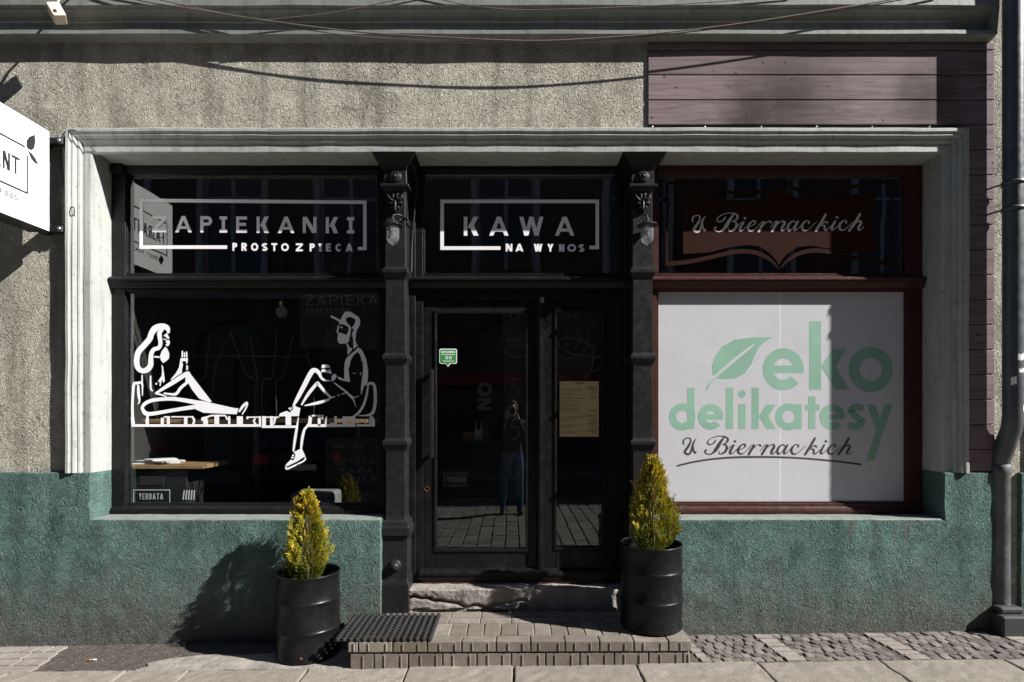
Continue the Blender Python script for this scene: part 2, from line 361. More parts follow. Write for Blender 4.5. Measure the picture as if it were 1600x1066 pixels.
# ---- flat print: strokes, filled outlines and drawn letters laid on a plane
def catmull(P, n=6):
    if len(P) < 3: return P
    out = []
    for i in range(len(P) - 1):
        p0 = P[max(i - 1, 0)]; p1 = P[i]; p2 = P[i + 1]; p3 = P[min(i + 2, len(P) - 1)]
        for k in range(n):
            t = k / n
            out.append(tuple(.5 * (2 * b + (c - a) * t + (2 * a - 5 * b + 4 * c - d) * t * t + (3 * b - a - 3 * c + d) * t ** 3) for a, b, c, d in zip(p0, p1, p2, p3)))
    return out + [tuple(P[-1])]
class Print:
    "2-D art in photo pixels, pressed on the upright plane y (or any mapping); every piece sits 0.1 mm above the last"
    def __init__(s, y=None, fn=None, step=.00005):
        s.mb = MB(); s.y = y; s.k = 0; s.step = step; s.fn = fn or (lambda x, yy, k: W(x, yy, s.y) + Vector((0, -k, 0)))
    def P(s, x, y): return s.fn(x, y, s.k * s.step)
    def poly(s, pts):
        from mathutils.geometry import tessellate_polygon
        v = [s.P(*p[:2]) for p in pts]
        tri = tessellate_polygon([[Vector((p[0], p[1], 0)) for p in pts]])
        s.mb.add(v, [tuple(t) for t in tri]); s.k = (s.k + 1) % 12; return s
    def rect(s, x0, y0, x1, y1): return s.poly([(x0, y0), (x1, y0), (x1, y1), (x0, y1)])
    def stroke(s, pts, w=None, closed=False, smooth=True, cap=True):
        P = [(p[0], p[1], (p[2] if len(p) > 2 else w)) for p in pts]
        if closed: P = P + [P[0]]
        if smooth: P = catmull(P)
        n = len(P); L = []; Rr = []
        for i, (x, y, ww) in enumerate(P):
            a = P[i - 1] if i else (P[-2] if closed else P[0]); b = P[i + 1] if i < n - 1 else (P[1] if closed else P[-1])
            t1 = Vector((x - a[0], y - a[1])); t2 = Vector((b[0] - x, b[1] - y))
            t = (t1.normalized() if t1.length > 1e-9 else Vector((0, 0))) + (t2.normalized() if t2.length > 1e-9 else Vector((0, 0)))
            if t.length < 1e-6: t = t2 if t2.length > 0 else Vector((1, 0))
            t.normalize(); nn = Vector((-t.y, t.x)); h = max(ww, .05) / 2
            if t1.length > 1e-9 and t2.length > 1e-9:
                h /= max(.5, abs(nn.dot(Vector((-t1.y, t1.x)).normalized())))
            L.append((x + nn.x * h, y + nn.y * h)); Rr.append((x - nn.x * h, y - nn.y * h))
        v = [s.P(*p) for p in L] + [s.P(*p) for p in Rr]
        s.mb.add(v, [(i, i + 1, n + i + 1, n + i) for i in range(n - 1)]); s.k = (s.k + 1) % 12
        if cap and not closed:
            for p in (P[0], P[-1]):
                if p[2] > .8: s.disc(p[0], p[1], p[2] / 2)
        return s
    def disc(s, x, y, r, ry=None, n=14):
        ry = ry or r
        return s.poly([(x + r * math.cos(2 * math.pi * k / n), y + ry * math.sin(2 * math.pi * k / n)) for k in range(n)])
    def arc(s, cx, cy, rx, ry, a0, a1, w, n=28):
        "ring piece; rx, ry are outer radii, angles in degrees, 0 = right, 90 = up"
        o = []; i_ = []
        for k in range(n + 1):
            a = R(a0 + (a1 - a0) * k / n); c, si = math.cos(a), math.sin(a)
            o.append((cx + rx * c, cy - ry * si)); i_.append((cx + (rx - w) * c, cy - (ry - w) * si))
        v = [s.P(*p) for p in o + i_]; m = n + 1
        s.mb.add(v, [(k, k + 1, m + k + 1, m + k) for k in range(n)]); s.k = (s.k + 1) % 12; return s
    def diag(s, x0, y0, x1, y1, w): return s.poly([(x0, y0), (x0 + w, y0), (x1 + w, y1), (x1, y1)])
    def glyph(s, ch, x0, x1, y0, y1, t, serif=False):
        "geometric capitals between x0..x1, top y0, bottom y1, stroke t"
        w = x1 - x0; h = y1 - y0; ym = (y0 + y1) / 2; g = t * 1.12
        V = lambda x: s.rect(x, y0, x + t, y1)
        H = lambda y, a=x0, b=x1: s.rect(a, y, b, y + t)
        if ch == 'Z': H(y0); H(y1 - t); s.diag(x1 - g * 1.3, y0 + t, x0, y1 - t, g * 1.3)
        elif ch in 'AV':
            m = (x0 + x1) / 2; a, b = (y0, y1) if ch == 'A' else (y1, y0)
            s.diag(m - g / 2, a, x0, b, g); s.diag(m - g / 2, a, x1 - g, b, g)
            if ch == 'A': s.rect(x0 + w * .24, y0 + h * .62, x1 - w * .24, y0 + h * .62 + t * .9)
        elif ch in 'PRBD':
            V(x0); hh = h if ch == 'D' else h * (.58 if ch != 'B' else .52)
            rr = hh / 2; xa = max(x0 + t, x1 - rr)
            if ch == 'D': xa = x0 + w * .45
            H(y0, x0 + t, xa); H(y0 + hh - t, x0 + t, xa); s.arc(xa, y0 + rr, x1 - xa, rr, -90, 90, t)
            if ch == 'R': s.diag(x0 + w * .36, y0 + hh - t * .2, x1 - g, y1, g)
            if ch == 'B': r2 = (h - hh + t) / 2; H(y1 - t, x0 + t, xa); s.arc(xa, y1 - r2, x1 - xa, r2, -90, 90, t)
        elif ch == 'I':
            m = (x0 + x1) / 2
            s.rect(m - t / 2, y0, m + t / 2, y1)
            if serif: H(y0); H(y1 - t)
        elif ch in 'EF':
            V(x0); H(y0, x0 + t); s.rect(x0 + t, ym - t * .55, x1 - w * .1, ym + t * .45)
            if ch == 'E': H(y1 - t, x0 + t)
        elif ch == 'L': V(x0); H(y1 - t, x0 + t)
        elif ch == 'K': V(x0); s.diag(x1 - g * 1.25, y0, x0 + t, ym + h * .1, g * 1.25); s.diag(x0 + w * .34, ym - h * .05, x1 - g * 1.25, y1, g * 1.25)
        elif ch == 'N': V(x0); V(x1 - t); s.diag(x0, y0, x1 - g * 1.2, y1, g * 1.2)
        elif ch == 'M': V(x0); V(x1 - t); m = (x0 + x1) / 2; s.diag(x0, y0, m - g / 2, y1 - h * .2, g); s.diag(x1 - g, y0, m - g / 2, y1 - h * .2, g)
        elif ch == 'O': s.arc((x0 + x1) / 2, ym, w / 2, h / 2, 0, 360, t)
        elif ch == 'C': s.arc((x0 + x1) / 2, ym, w / 2, h / 2, 42, 318, t)
        elif ch == 'T': H(y0); m = (x0 + x1) / 2; s.rect(m - t / 2, y0 + t, m + t / 2, y1)
        elif ch == 'W':
            q = (w - g) / 4
            for a, b, u, d in ((0, 1, y0, y1), (2, 1, y0, y1), (2, 3, y0, y1), (4, 3, y0, y1)): s.diag(x0 + a * q, u, x0 + b * q, d, g)
        elif ch == 'Y': m = (x0 + x1) / 2; s.rect(m - t / 2, ym, m + t / 2, y1); s.diag(x0, y0, m - g / 2, ym + t * .4, g); s.diag(x1 - g, y0, m - g / 2, ym + t * .4, g)
        elif ch == 'X': s.diag(x0, y0, x1 - g, y1, g); s.diag(x1 - g, y0, x0, y1, g)
        elif ch == 'J': s.rect(x1 - t, y0, x1, y1 - w * .45); s.arc((x0 + x1) / 2, y1 - w * .5, w / 2, w / 2, -180, 0, t)
        elif ch == 'U': s.rect(x0, y0, x0 + t, y1 - w / 2); s.rect(x1 - t, y0, x1, y1 - w / 2); s.arc((x0 + x1) / 2, y1 - w / 2, w / 2, w / 2, -180, 0, t)
        elif ch == 'S':
            e = t / 2
            s.stroke([(x1 - e, y0 + h * .2), (x0 + w * .55, y0 + e), (x0 + e, y0 + h * .26), (x0 + w * .5, ym), (x1 - e, y1 - h * .26), (x0 + w * .45, y1 - e), (x0 + e, y1 - h * .2)], t, cap=False)
        elif ch == '5':
            e = t / 2
            s.stroke([(x1 - e, y0 + e), (x0 + w * .25, y0 + e), (x0 + w * .15, y0 + h * .42)], t, smooth=False, cap=False)
            s.stroke([(x0 + w * .15, y0 + h * .42), (x0 + w * .6, y0 + h * .36), (x1 - e, y0 + h * .66), (x0 + w * .55, y1 - e), (x0 + e, y1 - h * .15)], t, cap=False)
        elif ch == '0': s.arc((x0 + x1) / 2, ym, w / 2, h / 2, 0, 360, t)
        return s
    def word(s, txt, x0, x1, y0, y1, t, gap=.35):
        "letters spread evenly over x0..x1"
        rel = {'I': .35, 'W': 1.35, 'M': 1.2, 'O': 1.1, 'A': 1.1, ' ': .6, 'J': .7}
        tot = sum(rel.get(c, .9) for c in txt) + gap * (len(txt) - 1); u = (x1 - x0) / tot; x = x0
        for c in txt:
            w = rel.get(c, .9) * u
            if c != ' ': s.glyph(c, x, x + w, y0, y1, t)
            x += w + gap * u
        return s
    def build(s, name, mat, parent=None, label=None):
        o = s.mb.build(name, mat, parent, label=label); return o

# ================================================================== THE SETTING
XL, XR, ZT = -2.843, 2.895, 3.272            # the shop opening
SILL, LEDGE = 0.800, 1.118                   # top of the plinth below the windows and beside them
YF, YG = 0.175, 0.205                        # face of the window frames, plane of the glass
CB = 3.25                                    # right end of the plank cladding

def sheet(name, x0, x1, y0, y1, dz, mat, kind='structure', nx=2):
    mb = MB()
    for i in range(nx):
        a = x0 + (x1 - x0) * i / nx; b = x0 + (x1 - x0) * (i + 1) / nx
        mb.add([(a, y0, GZ(a) + dz), (b, y0, GZ(b) + dz), (b, y1, GZ(b) + dz), (a, y1, GZ(a) + dz)], [(0, 1, 2, 3)])
    return tag(mb.build(name, mat), kind=kind)
ASPH = plain('asphalt', (.055, .054, .053), .85, var=.3, scale=20, bmp=.006, bscale=120, kind='Pos')
sheet('ground', -250, 250, -250, 250, -.30, ASPH)
sheet('road', -60, 60, -9.4, -5.75, -.13, ASPH, nx=8)

def prism_piece(mb, x0, x1, y0, y1, z0, z1, jit=0.0, slope=True):
    g = (lambda x: GZ(x)) if slope else (lambda x: 0)
    j = lambda: random.uniform(-jit, jit)
    c = [(x0 + j(), y0 + j()), (x1 + j(), y0 + j()), (x1 + j(), y1 + j()), (x0 + j(), y1 + j())]
    v = [(x, y, g(x) + z0) for x, y in c] + [(x, y, g(x) + z1) for x, y in c]
    return mb.add(v, [(3, 2, 1, 0), (4, 5, 6, 7), (0, 1, 5, 4), (1, 2, 6, 5), (2, 3, 7, 6), (3, 0, 4, 7)])

# pavement: bed, big granite slabs next to the wall strip, then street pavers to the kerb
pav = MB(); prism_piece(pav, -60, 60, -5.6, 2, -.3, -.022)
pav = tag(pav.build('pavement', DIRT), kind='structure')
sj = [-6.6, -5.8, -5.1, -4.4, -3.72, -3.0, -2.30, -1.93, -1.22, -.62, .0, .73, 1.452, 2.185, 2.915, 3.65, 4.4, 5.1, 5.9, 6.7]
for a, b in zip(sj, sj[1:]):
    mb = MB(); dz = random.uniform(-.004, .004)
    prism_piece(mb, a + .005, b - .005, -1.22, -.462 + random.uniform(-.004, .004), -.06, dz, .004)
    o = mb.build('slab', SLAB, pav, bevel=.008, seg=2); rough_up(o, .05, .0045, 17)
# street pavers seen in the door glass: courses run away from the wall
def paver_rows(x0, x1, y0, y1):
    out = []; x = x0
    while x < x1:
        w = random.uniform(.155, .175); y = y1 - random.uniform(0, .28)
        while y > y0:
            l = random.uniform(.19, .28); out.append((x, x + w, max(y - l, y0), y)); y -= l
        x += w
    return out
near = paver_rows(-1.75, 1.75, -5.55, -1.235)
near.sort(key=lambda r: abs((r[0] + r[1]) / 2))
rest = MB()
for i, (a, b, c, d) in enumerate(near):
    if d - c < .05: continue
    mb = MB() if i < 270 else rest
    prism_piece(mb, a + .006, b - .006, c + .006, d - .006, -.08, -.006 + random.uniform(-.004, .004), .004)
    if i < 270: mb.build('paver', PAVER, pav, bevel=.006)
for (a, b, c, d) in paver_rows(-9, -1.76, -5.55, -1.235) + paver_rows(1.76, 6, -5.55, -1.235):
    if d - c > .05: prism_piece(rest, a + .006, b - .006, c + .006, d - .006, -.08, -.006 + random.uniform(-.004, .004), .004)
tag(rest.build('paver_field', PAVER, pav), kind='stuff')
for i in range(24):
    mb = MB(); x = -12 + i; prism_piece(mb, x + .004, x + .996, -5.75, -5.6, -.25, .0, 0)
    mb.build('kerb_stone', SLAB, pav, bevel=.012, seg=2)
far = MB(); prism_piece(far, -60, 60, -11.5, -9.4, -.3, -.01)
tag(far.build('far_pavement', PAVER), kind='structure')

# cobble strip along the wall right of the step
strip = MB(); prism_piece(strip, 1.0, 7, -.458, .1, -.05, -.009)
strip = tag(strip.build('cobble_strip', DIRT), kind='structure')
def cobble_mesh(seed, w, d, h=.05):
    rnd = random.Random(seed); mb = MB(); j = lambda: rnd.uniform(-.007, .007)
    base = []
    for sx, sy in ((-1, -1), (1, -1), (1, 1), (-1, 1)):          # four worn corners, each cut off a little
        cx_, cy_ = sx * w / 2 + j(), sy * d / 2 + j(); k = rnd.uniform(.005, .013)
        p1, p2 = (cx_ - sx * k, cy_), (cx_, cy_ - sy * k)
        base += [p1, p2] if sx * sy < 0 else [p2, p1]
    n = len(base); tx, ty = rnd.uniform(-.06, .06), rnd.uniform(-.06, .06)
    v = [(x, y, -h) for x, y in base] + [(x, y, -.005 + tx * x + ty * y) for x, y in base] + [(x * .88, y * .88, tx * x + ty * y) for x, y in base] + [(0, 0, .002)]
    f = [(k, (k + 1) % n, n + (k + 1) % n, n + k) for k in range(n)] + [(n + k, n + (k + 1) % n, 2 * n + (k + 1) % n, 2 * n + k) for k in range(n)] + [(2 * n + k, 2 * n + (k + 1) % n, 3 * n) for k in range(n)]
    mb.add(v, f, False); o = mb.build('cobble', COBBLE); me = o.data; bpy.data.objects.remove(o); return me
CM = [cobble_mesh(i, .062, .058) for i in range(14)]
def put(me, name, parent, loc, rz=0, sc=(1, 1, 1)):
    o = bpy.data.objects.new(name, me); COL.objects.link(o); o.parent = parent; o.location = loc; o.rotation_euler.z = rz; o.scale = sc; return o
pale = [(1.16, .06), (1.70, .12), (2.44, .13), (3.30, .12)]
count = 0
for i in range(37):
    x0 = 1.10 + i * .0625
    for j in range(7):
        y0 = -.425 + j * .0595 + random.uniform(-.006, .006); x = x0 + random.uniform(-.008, .008) - j * .006 + (.03 if j % 2 else 0)
        if any(abs(x - (p - j * .008)) < w / 2 + .028 for p, w in pale): continue
        put(random.choice(CM), 'cobble', strip, (x, y0, GZ(x) - .002 + random.uniform(-.006, .004)), random.choice((0, math.pi)) + random.uniform(-.09, .09),
            (random.uniform(.92, 1.04), random.uniform(.93, 1.03), 1)); count += 1
mb = MB(); mb.box((-.5, -.5, -.06), (.5, .5, 0)); tmp = mb.build('sett', PALESETT, bevel=.03); SETT = tmp.data; bpy.data.objects.remove(tmp)
for p, w in pale:
    for j in range(6):
        x = p - j * .008; put(SETT, 'pale_sett', strip, (x, -.425 + j * .068, GZ(x) + random.uniform(-.004, .002)), random.uniform(-.05, .05), (w, .062, 1))
# left of the step: trampled dirt, a few setts and a worn concrete skim
patch = MB(); prism_piece(patch, -7, -.95, -.458, .1, -.05, -.017)
patch = patch.build('trodden_earth', DIRT); rough_up(patch, .04, .007, 14, (0, 0, 1)); tag(patch, kind='structure')
peb = MB(); rp = random.Random(9)
for i in range(420):
    x = rp.uniform(-3.9, -.97); y = -.04 - rp.random() ** 1.6 * .41; r = rp.uniform(.0015, .006); z = GZ(x) - .014
    peb.add([(x + r * math.cos(a) * rp.uniform(.7, 1.2), y + r * math.sin(a) * rp.uniform(.7, 1.2), z) for a in (0, 1.26, 2.5, 3.8, 5)] + [(x, y, z + r * .9)], [(k, (k + 1) % 5, 5) for k in range(5)])
tag(peb.build('grit', COBBLE, patch), kind='stuff')
for i in range(9):
    for j in range(4):
        x = -3.62 + i * .085 + random.uniform(-.01, .01) - j * .02; put(SETT, 'sett', patch, (x, -.415 + j * .1, GZ(x) - .003), random.uniform(-.1, .1), (.078, .092, 1))
cp = [(-2.27, -.455), (-2.22, -.40), (-2.26, -.35), (-2.15, -.29), (-2.0, -.25), (-1.85, -.235), (-1.7, -.25), (-1.5, -.22), (-1.2, -.20), (-1.0, -.19), (-.97, -.458), (-1.3, -.46), (-1.6, -.455), (-1.9, -.458)]
mb = MB(); n = len(cp)
mb.add([(x, y, GZ(x) - .03) for x, y in cp] + [(x, y, GZ(x) - .003) for x, y in cp], [tuple(range(n, 2 * n))[::-1]] + [(k, (k + 1) % n, n + (k + 1) % n, n + k) for k in range(n)])
tag(mb.build('concrete_skim', CONC, bevel=.004), kind='structure')

# ================================================================== THE SHOP BUILDING
B = empty('shop_building', (0, 0, 0), label='grey stucco building with black cafe front, teal plinth and purple plank cladding', cat='building')
wl_ = MB()
wl_.add([(-9, 0, -.3), (XL - .10, 0, -.3), (XL - .10, 0, 9), (-9, 0, 9)], [(0, 1, 2, 3)])
wl_.add([(XL - .10, 0, ZT + .10), (XR + .10, 0, ZT + .10), (XR + .10, 0, 9), (XL - .10, 0, 9)], [(0, 1, 2, 3)])
wl_.add([(XR + .10, 0, -.3), (9, 0, -.3), (9, 0, 9), (XR + .10, 0, 9)], [(0, 1, 2, 3)])
wl_.add([(-9, 0, 9), (9, 0, 9), (9, 8, 9), (-9, 8, 9)], [(0, 1, 2, 3)])
wl_.add([(-9, 8, -.3), (9, 8, -.3), (9, 8, 9), (-9, 8, 9)], [(0, 1, 2, 3)])
for x in (-9, 9): wl_.add([(x, 0, -.3), (x, 8, -.3), (x, 8, 9), (x, 0, 9)], [(0, 1, 2, 3)])
wl_.build('wall', STUCCO, B)
# plinth
def plinth(out, y0=-.03, y1=.28):
    mb = MB(); n = len(out)
    mb.add([(x, y0, z) for x, z in out] + [(x, y1, z) for x, z in out], [tuple(range(n)), tuple(range(n, 2 * n))[::-1]] + [(k, (k + 1) % n, n + (k + 1) % n, n + k) for k in range(n)])
    rough_up(mb.build('plinth', TEAL, B, bevel=.007, seg=2), .045, .0045, 9)
xa, xb, xc = W(595, 0, -.03).x, W(1022, 0, -.03).x, W(1570, 0, -.03).x
plinth([(-9, -.3), (xa, -.3), (xa, SILL), (XL, SILL), (XL, LEDGE), (-9, LEDGE)])
plinth([(xb, -.3), (xc, -.3), (xc, LEDGE), (XR, LEDGE), (XR, SILL), (xb, SILL)])
plinth([(3.41, -.3), (9, -.3), (9, LEDGE), (3.41, LEDGE)])
CAP = painted_stone('sill_paint', (.20, .225, .208), (.14, .16, .148), (.13, .11, .095))
for a, b in ((XL + .004, W(592, 0, -.03).x), (W(1026, 0, -.03).x, XR - .004)):
    c = MB(); c.box((a, -.026, SILL - .02), (b, YF + .02, SILL + .006)); rough_up(c.build('sill', CAP, B, bevel=.004), .06, .003, 12)
# cornice above
prof = [(.02, 4.02), (-.058, 4.036), (-.07, 4.042), (-.07, 4.066), (-.062, 4.072), (-.03, 4.076), (-.016, 4.084), (-.014, 4.150), (-.024, 4.158), (-.024, 4.166),
        (-.030, 4.182), (-.044, 4.198), (-.062, 4.208), (-.066, 4.216), (-.088, 4.220), (-.088, 4.30), (-.06, 4.32), (.02, 4.33)]
c = MB(); xe = W(1552, 30, -.07).x
c.extrude_x(prof, -9, xe)
c.extrude_x([(y * .99 - .001 if y < 0 else y, z) for y, z in [(.02, 4.021), (-.07, 4.043), (-.07, 4.07), (-.088, 4.219), (-.088, 4.29), (.02, 4.32)]], xe, xe + .03)
rough_up(c.build('cornice', CORN, B), .35, .006, 3, (0, 1, 1))
# moulded surround of the opening: profile swept up, across and down with mitred corners
prof = [(.156, .03), (.156, -.046), (.150, -.052), (.132, -.052), (.128, -.044), (.120, -.040), (.108, -.044), (.098, -.036), (.088, -.026), (.082, -.030), (.072, -.026), (.066, -.014), (.058, -.010),
        (.050, -.014), (.010, -.014), (.0, -.008), (.0, .36)]
s = MB(); rows = []
zb = LEDGE
nseg = 40
for u, y in prof:
    path = [(XL - u, zb + (ZT + u - zb) * i / 12) for i in range(12)] + [(XL - u + (XR - XL + 2 * u) * i / nseg, ZT + u) for i in range(nseg)] + [(XR + u, ZT + u - (ZT + u - zb) * i / 12) for i in range(13)]
    rows.append([(x, y, z) for x, z in path])
n = len(rows[0]); v = [q for r in rows for q in r]
s.add(v, [(i * n + k, i * n + k + 1, (i + 1) * n + k + 1, (i + 1) * n + k) for i in range(len(rows) - 1) for k in range(n - 1)])
o = s.build('surround', SURR, B)
for vv in o.data.vertices:
    if vv.co.y < .1:
        q = noise.noise_vector(vv.co * 6) * .0035; vv.co += q
# plank cladding over the right bay
clad = MB(); clad.box((W(1012, 0).x + .004, -.004, 3.44), (CB - .01, .01, 4.015)); clad = clad.build('cladding_batten', DARKIN, B)
pz = 1.53 + (643 - 80) / K; ph = .1685
zs = [pz + ph] + [pz - ph * i for i in range(0, 18)]
for i, (zt, z0) in enumerate(zip(zs, zs[1:])):
    zt = min(zt, 4.02)
    if zt < LEDGE: break
    z0 = max(z0, LEDGE + .004)
    if zt - z0 < .02: continue
    x0 = W(1012, 0).x if z0 > ZT + .05 else XR + .10
    mb = MB(); mb.box((x0, -.0125, z0 + .003), (CB, -.002, zt - .003)); mb.build('plank', PLANK, clad, bevel=.004, seg=2)
    mb = MB(); mb.box((3.46, -.0125, z0 + .003), (5.6, -.002, zt - .003)); mb.build('plank', PLANK, clad, bevel=.004, seg=2)
for px in (1020, 1102, 1190, 1277, 1364, 1454):
    q = W(px, 197, -.03); sb = MB(); sb.lathe([(0, .012), (.006, .010), (.009, .004), (.010, 0)], 10, (q.x, -.0125, q.z), 'y'); sb.build('screw', CHROME, clad)

# ---- cast-iron columns
def zc(py): return ZC + (643 - py) * .004377
def column(cx):
    col = MB()
    hs = .066; f0 = .035
    rows = [(.10, .095, .005), (zc(912), .095, .005), (zc(906), .088, .012), (zc(903), .085, .015), (zc(845), .085, .015), (zc(838), .088, .012),
            (zc(836), .104, -.004), (zc(824), .104, -.004), (zc(820), .094, .006), (zc(815), .090, .010), (zc(812), .070, .030), (zc(805), hs, f0)]
    def collar(pt, pb):
        return [(zc(pb + 4), hs, f0), (zc(pb), hs + .006, f0 - .006), (zc((pt + pb) / 2 + 1), hs + .022, f0 - .022), (zc(pt + 4), hs + .022, f0 - .022), (zc(pt), hs + .004, f0 - .004)]
    rows += collar(685, 702) + collar(552, 568) + collar(418, 434)
    rows += [(zc(300), hs, f0), (zc(297), hs + .012, f0 - .012), (zc(294), hs + .030, f0 - .030), (zc(290), hs + .030, f0 - .030), (zc(288), hs + .012, f0 - .01),
             (zc(268), hs + .010, f0 - .008), (zc(262), hs + .020, f0 - .020), (zc(257), hs + .038, f0 - .034), (zc(251), hs + .060, f0 - .050), (zc(249), hs + .066, f0 - .056),
             (zc(246), hs + .078, f0 - .066), (ZT + .004, hs + .084, f0 - .070)]
    col.stack(rows, cx, YG + .05)
    c = col.build('column', IRON, B, bevel=.003)
    ros = MB(); ros.lathe([(0, .030), (.008, .030), (.012, .022), (.018, .016), (.022, .020), (.028, .018), (.032, .010), (.036, .012), (.042, .008), (.045, 0)], 24, (cx, f0 - .008, zc(278)), 'y')
    ros.build('rosette', IRON, c)
    boss = MB(); boss.lathe([(0, .05), (.014, .048), (.026, .040), (.034, .028), (.037, .012), (.036, .004), (.044, .003), (.046, 0)], 24, (cx, .016, zc(883)), 'y')
    boss.build('boss', IRON, c)
    orn = MB(); Z0 = zc(318); yy = f0 - .004       # cast leaf ornament: three lobes, two scrolls and a bud
    for sx in (-1, 1):
        orn.tube([(cx + sx * .010, yy, Z0 + .010), (cx + sx * .030, yy - .006, Z0 + .022), (cx + sx * .046, yy - .004, Z0 + .040), (cx + sx * .050, yy, Z0 + .060)], [.008, .010, .009, .006], 7)
        orn.tube([(cx + sx * .008, yy, Z0 + .012), (cx + sx * .016, yy - .008, Z0 + .035), (cx + sx * .010, yy - .006, Z0 + .055), (cx + sx * .024, yy - .004, Z0 + .064)], [.006, .008, .007, .005], 7)
        orn.tube([(cx + sx * .006, yy, Z0 - .005), (cx + sx * .028, yy - .008, Z0 - .008), (cx + sx * .042, yy - .004, Z0 + .004), (cx + sx * .040, yy, Z0 - .018)], [.007, .010, .008, .005], 7)
        orn.tube([(cx + sx * .004, yy, Z0 - .020), (cx + sx * .020, yy - .007, Z0 - .030), (cx + sx * .026, yy - .003, Z0 - .046)], [.006, .010, .004], 7)
    orn.tube([(cx, yy, Z0 + .020), (cx, yy - .012, Z0), (cx, yy - .010, Z0 - .03), (cx, yy - .014, Z0 - .050), (cx, yy, Z0 - .074)], [.005, .011, .008, .014, .004], 8)
    orn.build('leaf_ornament', IRON, c)
    return c
C1 = -.805; C2 = .884
column(C1); column(C2)

# ---- window frames (each one part with its panes and print below it)
def pane(px0, px1, py0, py1, y, parent, name='pane'):
    mb = MB(); a = W(px0, py1, y); b = W(px1, py0, y)
    mb.add([(a.x, y, a.z), (b.x, y, a.z), (b.x, y, b.z), (a.x, y, b.z)], [(0, 1, 2, 3)])
    return mb.build(name, GLASS, parent)
def bead(px0, px1, py0, py1, parent, mat, y=YF + .014, w=3):
    mb = MB()
    for q in ((px0, px1, py0, py0 + w), (px0, px1, py1 - w, py1), (px0, px0 + w, py0 + w, py1 - w), (px1 - w, px1, py0 + w, py1 - w)):
        mb.pbox(*q, y, YG + .012)
    return mb.build('glazing_bead', mat, parent, bevel=.003)
def transom_bar(px0, px1, parent, mat, t=432, b=449):
    a = W(px0, t, .13); e = W(px1, b, .13); h = a.z - e.z
    pr = [(YF + .02, a.z + .012), (.150, a.z + .004), (.134, a.z - .006), (.128, a.z - .014), (.128, a.z - .022), (.134, a.z - .028), (.136, a.z - .040), (.144, a.z - .052), (.152, e.z + .008), (.158, e.z), (YF + .02, e.z)]
    mb = MB(); mb.extrude_x(pr, a.x, e.x); return mb.build('transom_bar', mat, parent)
zt_px = 262
w1 = MB()
w1.pbox(172, 196, 256, 806, YF, YG + .05); w1.pbox(592, 602, 256, 806, YF, YG + .05)
w1.pbox(196, 592, 252, 268, YF + .001, YG + .05); w1.pbox(196, 592, 430, 455, YF + .001, YG + .05); w1.pbox(196, 592, 789, 807, YF + .001, YG + .05)
win1 = w1.build('cafe_window', FRAME, B, bevel=.004)
tb = transom_bar(169, 603, win1, FRAME)
MB().pbox(172, 190, 252, 270, YF - .035, YF + .02).build('corner_block', FRAME, win1, bevel=.004)
bar = MB(); bar.extrude_x([(YF + .02, SILL + .062), (YF - .004, SILL + .060), (YF - .020, SILL + .045), (YF - .026, SILL + .028), (YF - .024, SILL + .010), (YF + .02, SILL + .006)], W(176, 0, YF).x, W(604, 0, YF).x)
bar.build('bottom_rail', FRAME, win1)
bead(196, 592, 268, 430, win1, FRAME); bead(196, 592, 455, 789, win1, FRAME)
pane(196, 592, 268, 430, YG, win1); pane(196, 592, 455, 789, YG, win1)

w2 = MB()
w2.pbox(636, 649, 256, 912, YF, YG + .06); w2.pbox(649, 661, 256, 912, YF + .018, YG + .06)
w2.pbox(976, 990, 256, 912, YF, YG + .06); w2.pbox(965, 976, 256, 912, YF + .018, YG + .06)
w2.pbox(661, 965, 252, 268, YF + .012, YG + .05); w2.pbox(661, 965, 430, 466, YF + .012, YG + .05)
win2 = w2.build('door_frame', FRAME, B, bevel=.004)
transom_bar(634, 992, win2, FRAME)
bead(661, 965, 268, 430, win2, FRAME, YF + .022); pane(661, 965, 268, 430, YG, win2)
wb = MB(); a = W(655, 893, .15); e = W(972, 907, .15)
wb.extrude_x([(.26, a.z + .012), (.20, a.z + .010), (.160, a.z - .004), (.150, a.z - .014), (.150, a.z - .030), (.158, a.z - .034), (.158, e.z), (.26, e.z)], a.x, e.x); wb.build('weatherboard', FRAME, win2)
MB().pbox(660, 968, 907, 914, .166, .26).build('sill_board', BROWN, win2)

w3 = MB()
w3.pbox(1014, 1026, 256, 806, YF, YG + .05); w3.pbox(1417, 1446, 256, 806, YF, YG + .05)
w3.pbox(1026, 1417, 254, 270, YF + .001, YG + .05); w3.pbox(1026, 1417, 430, 453, YF + .001, YG + .05); w3.pbox(1026, 1417, 787, 806, YF + .001, YG + .05)
win3 = w3.build('deli_window', BROWN, B, bevel=.004)
transom_bar(1014, 1450, win3, BROWN)
bar = MB(); bar.extrude_x([(YF + .02, SILL + .062), (YF - .004, SILL + .060), (YF - .018, SILL + .045), (YF - .022, SILL + .028), (YF - .020, SILL + .010), (YF + .02, SILL + .006)], W(1014, 0, YF).x, W(1442, 0, YF).x)
bar.build('bottom_rail', BROWN, win3)
bead(1026, 1417, 270, 430, win3, BROWN); bead(1026, 1417, 453, 787, win3, BROWN)
pane(1026, 1417, 270, 430, YG, win3); pane(1026, 1417, 453, 787, YG, win3)

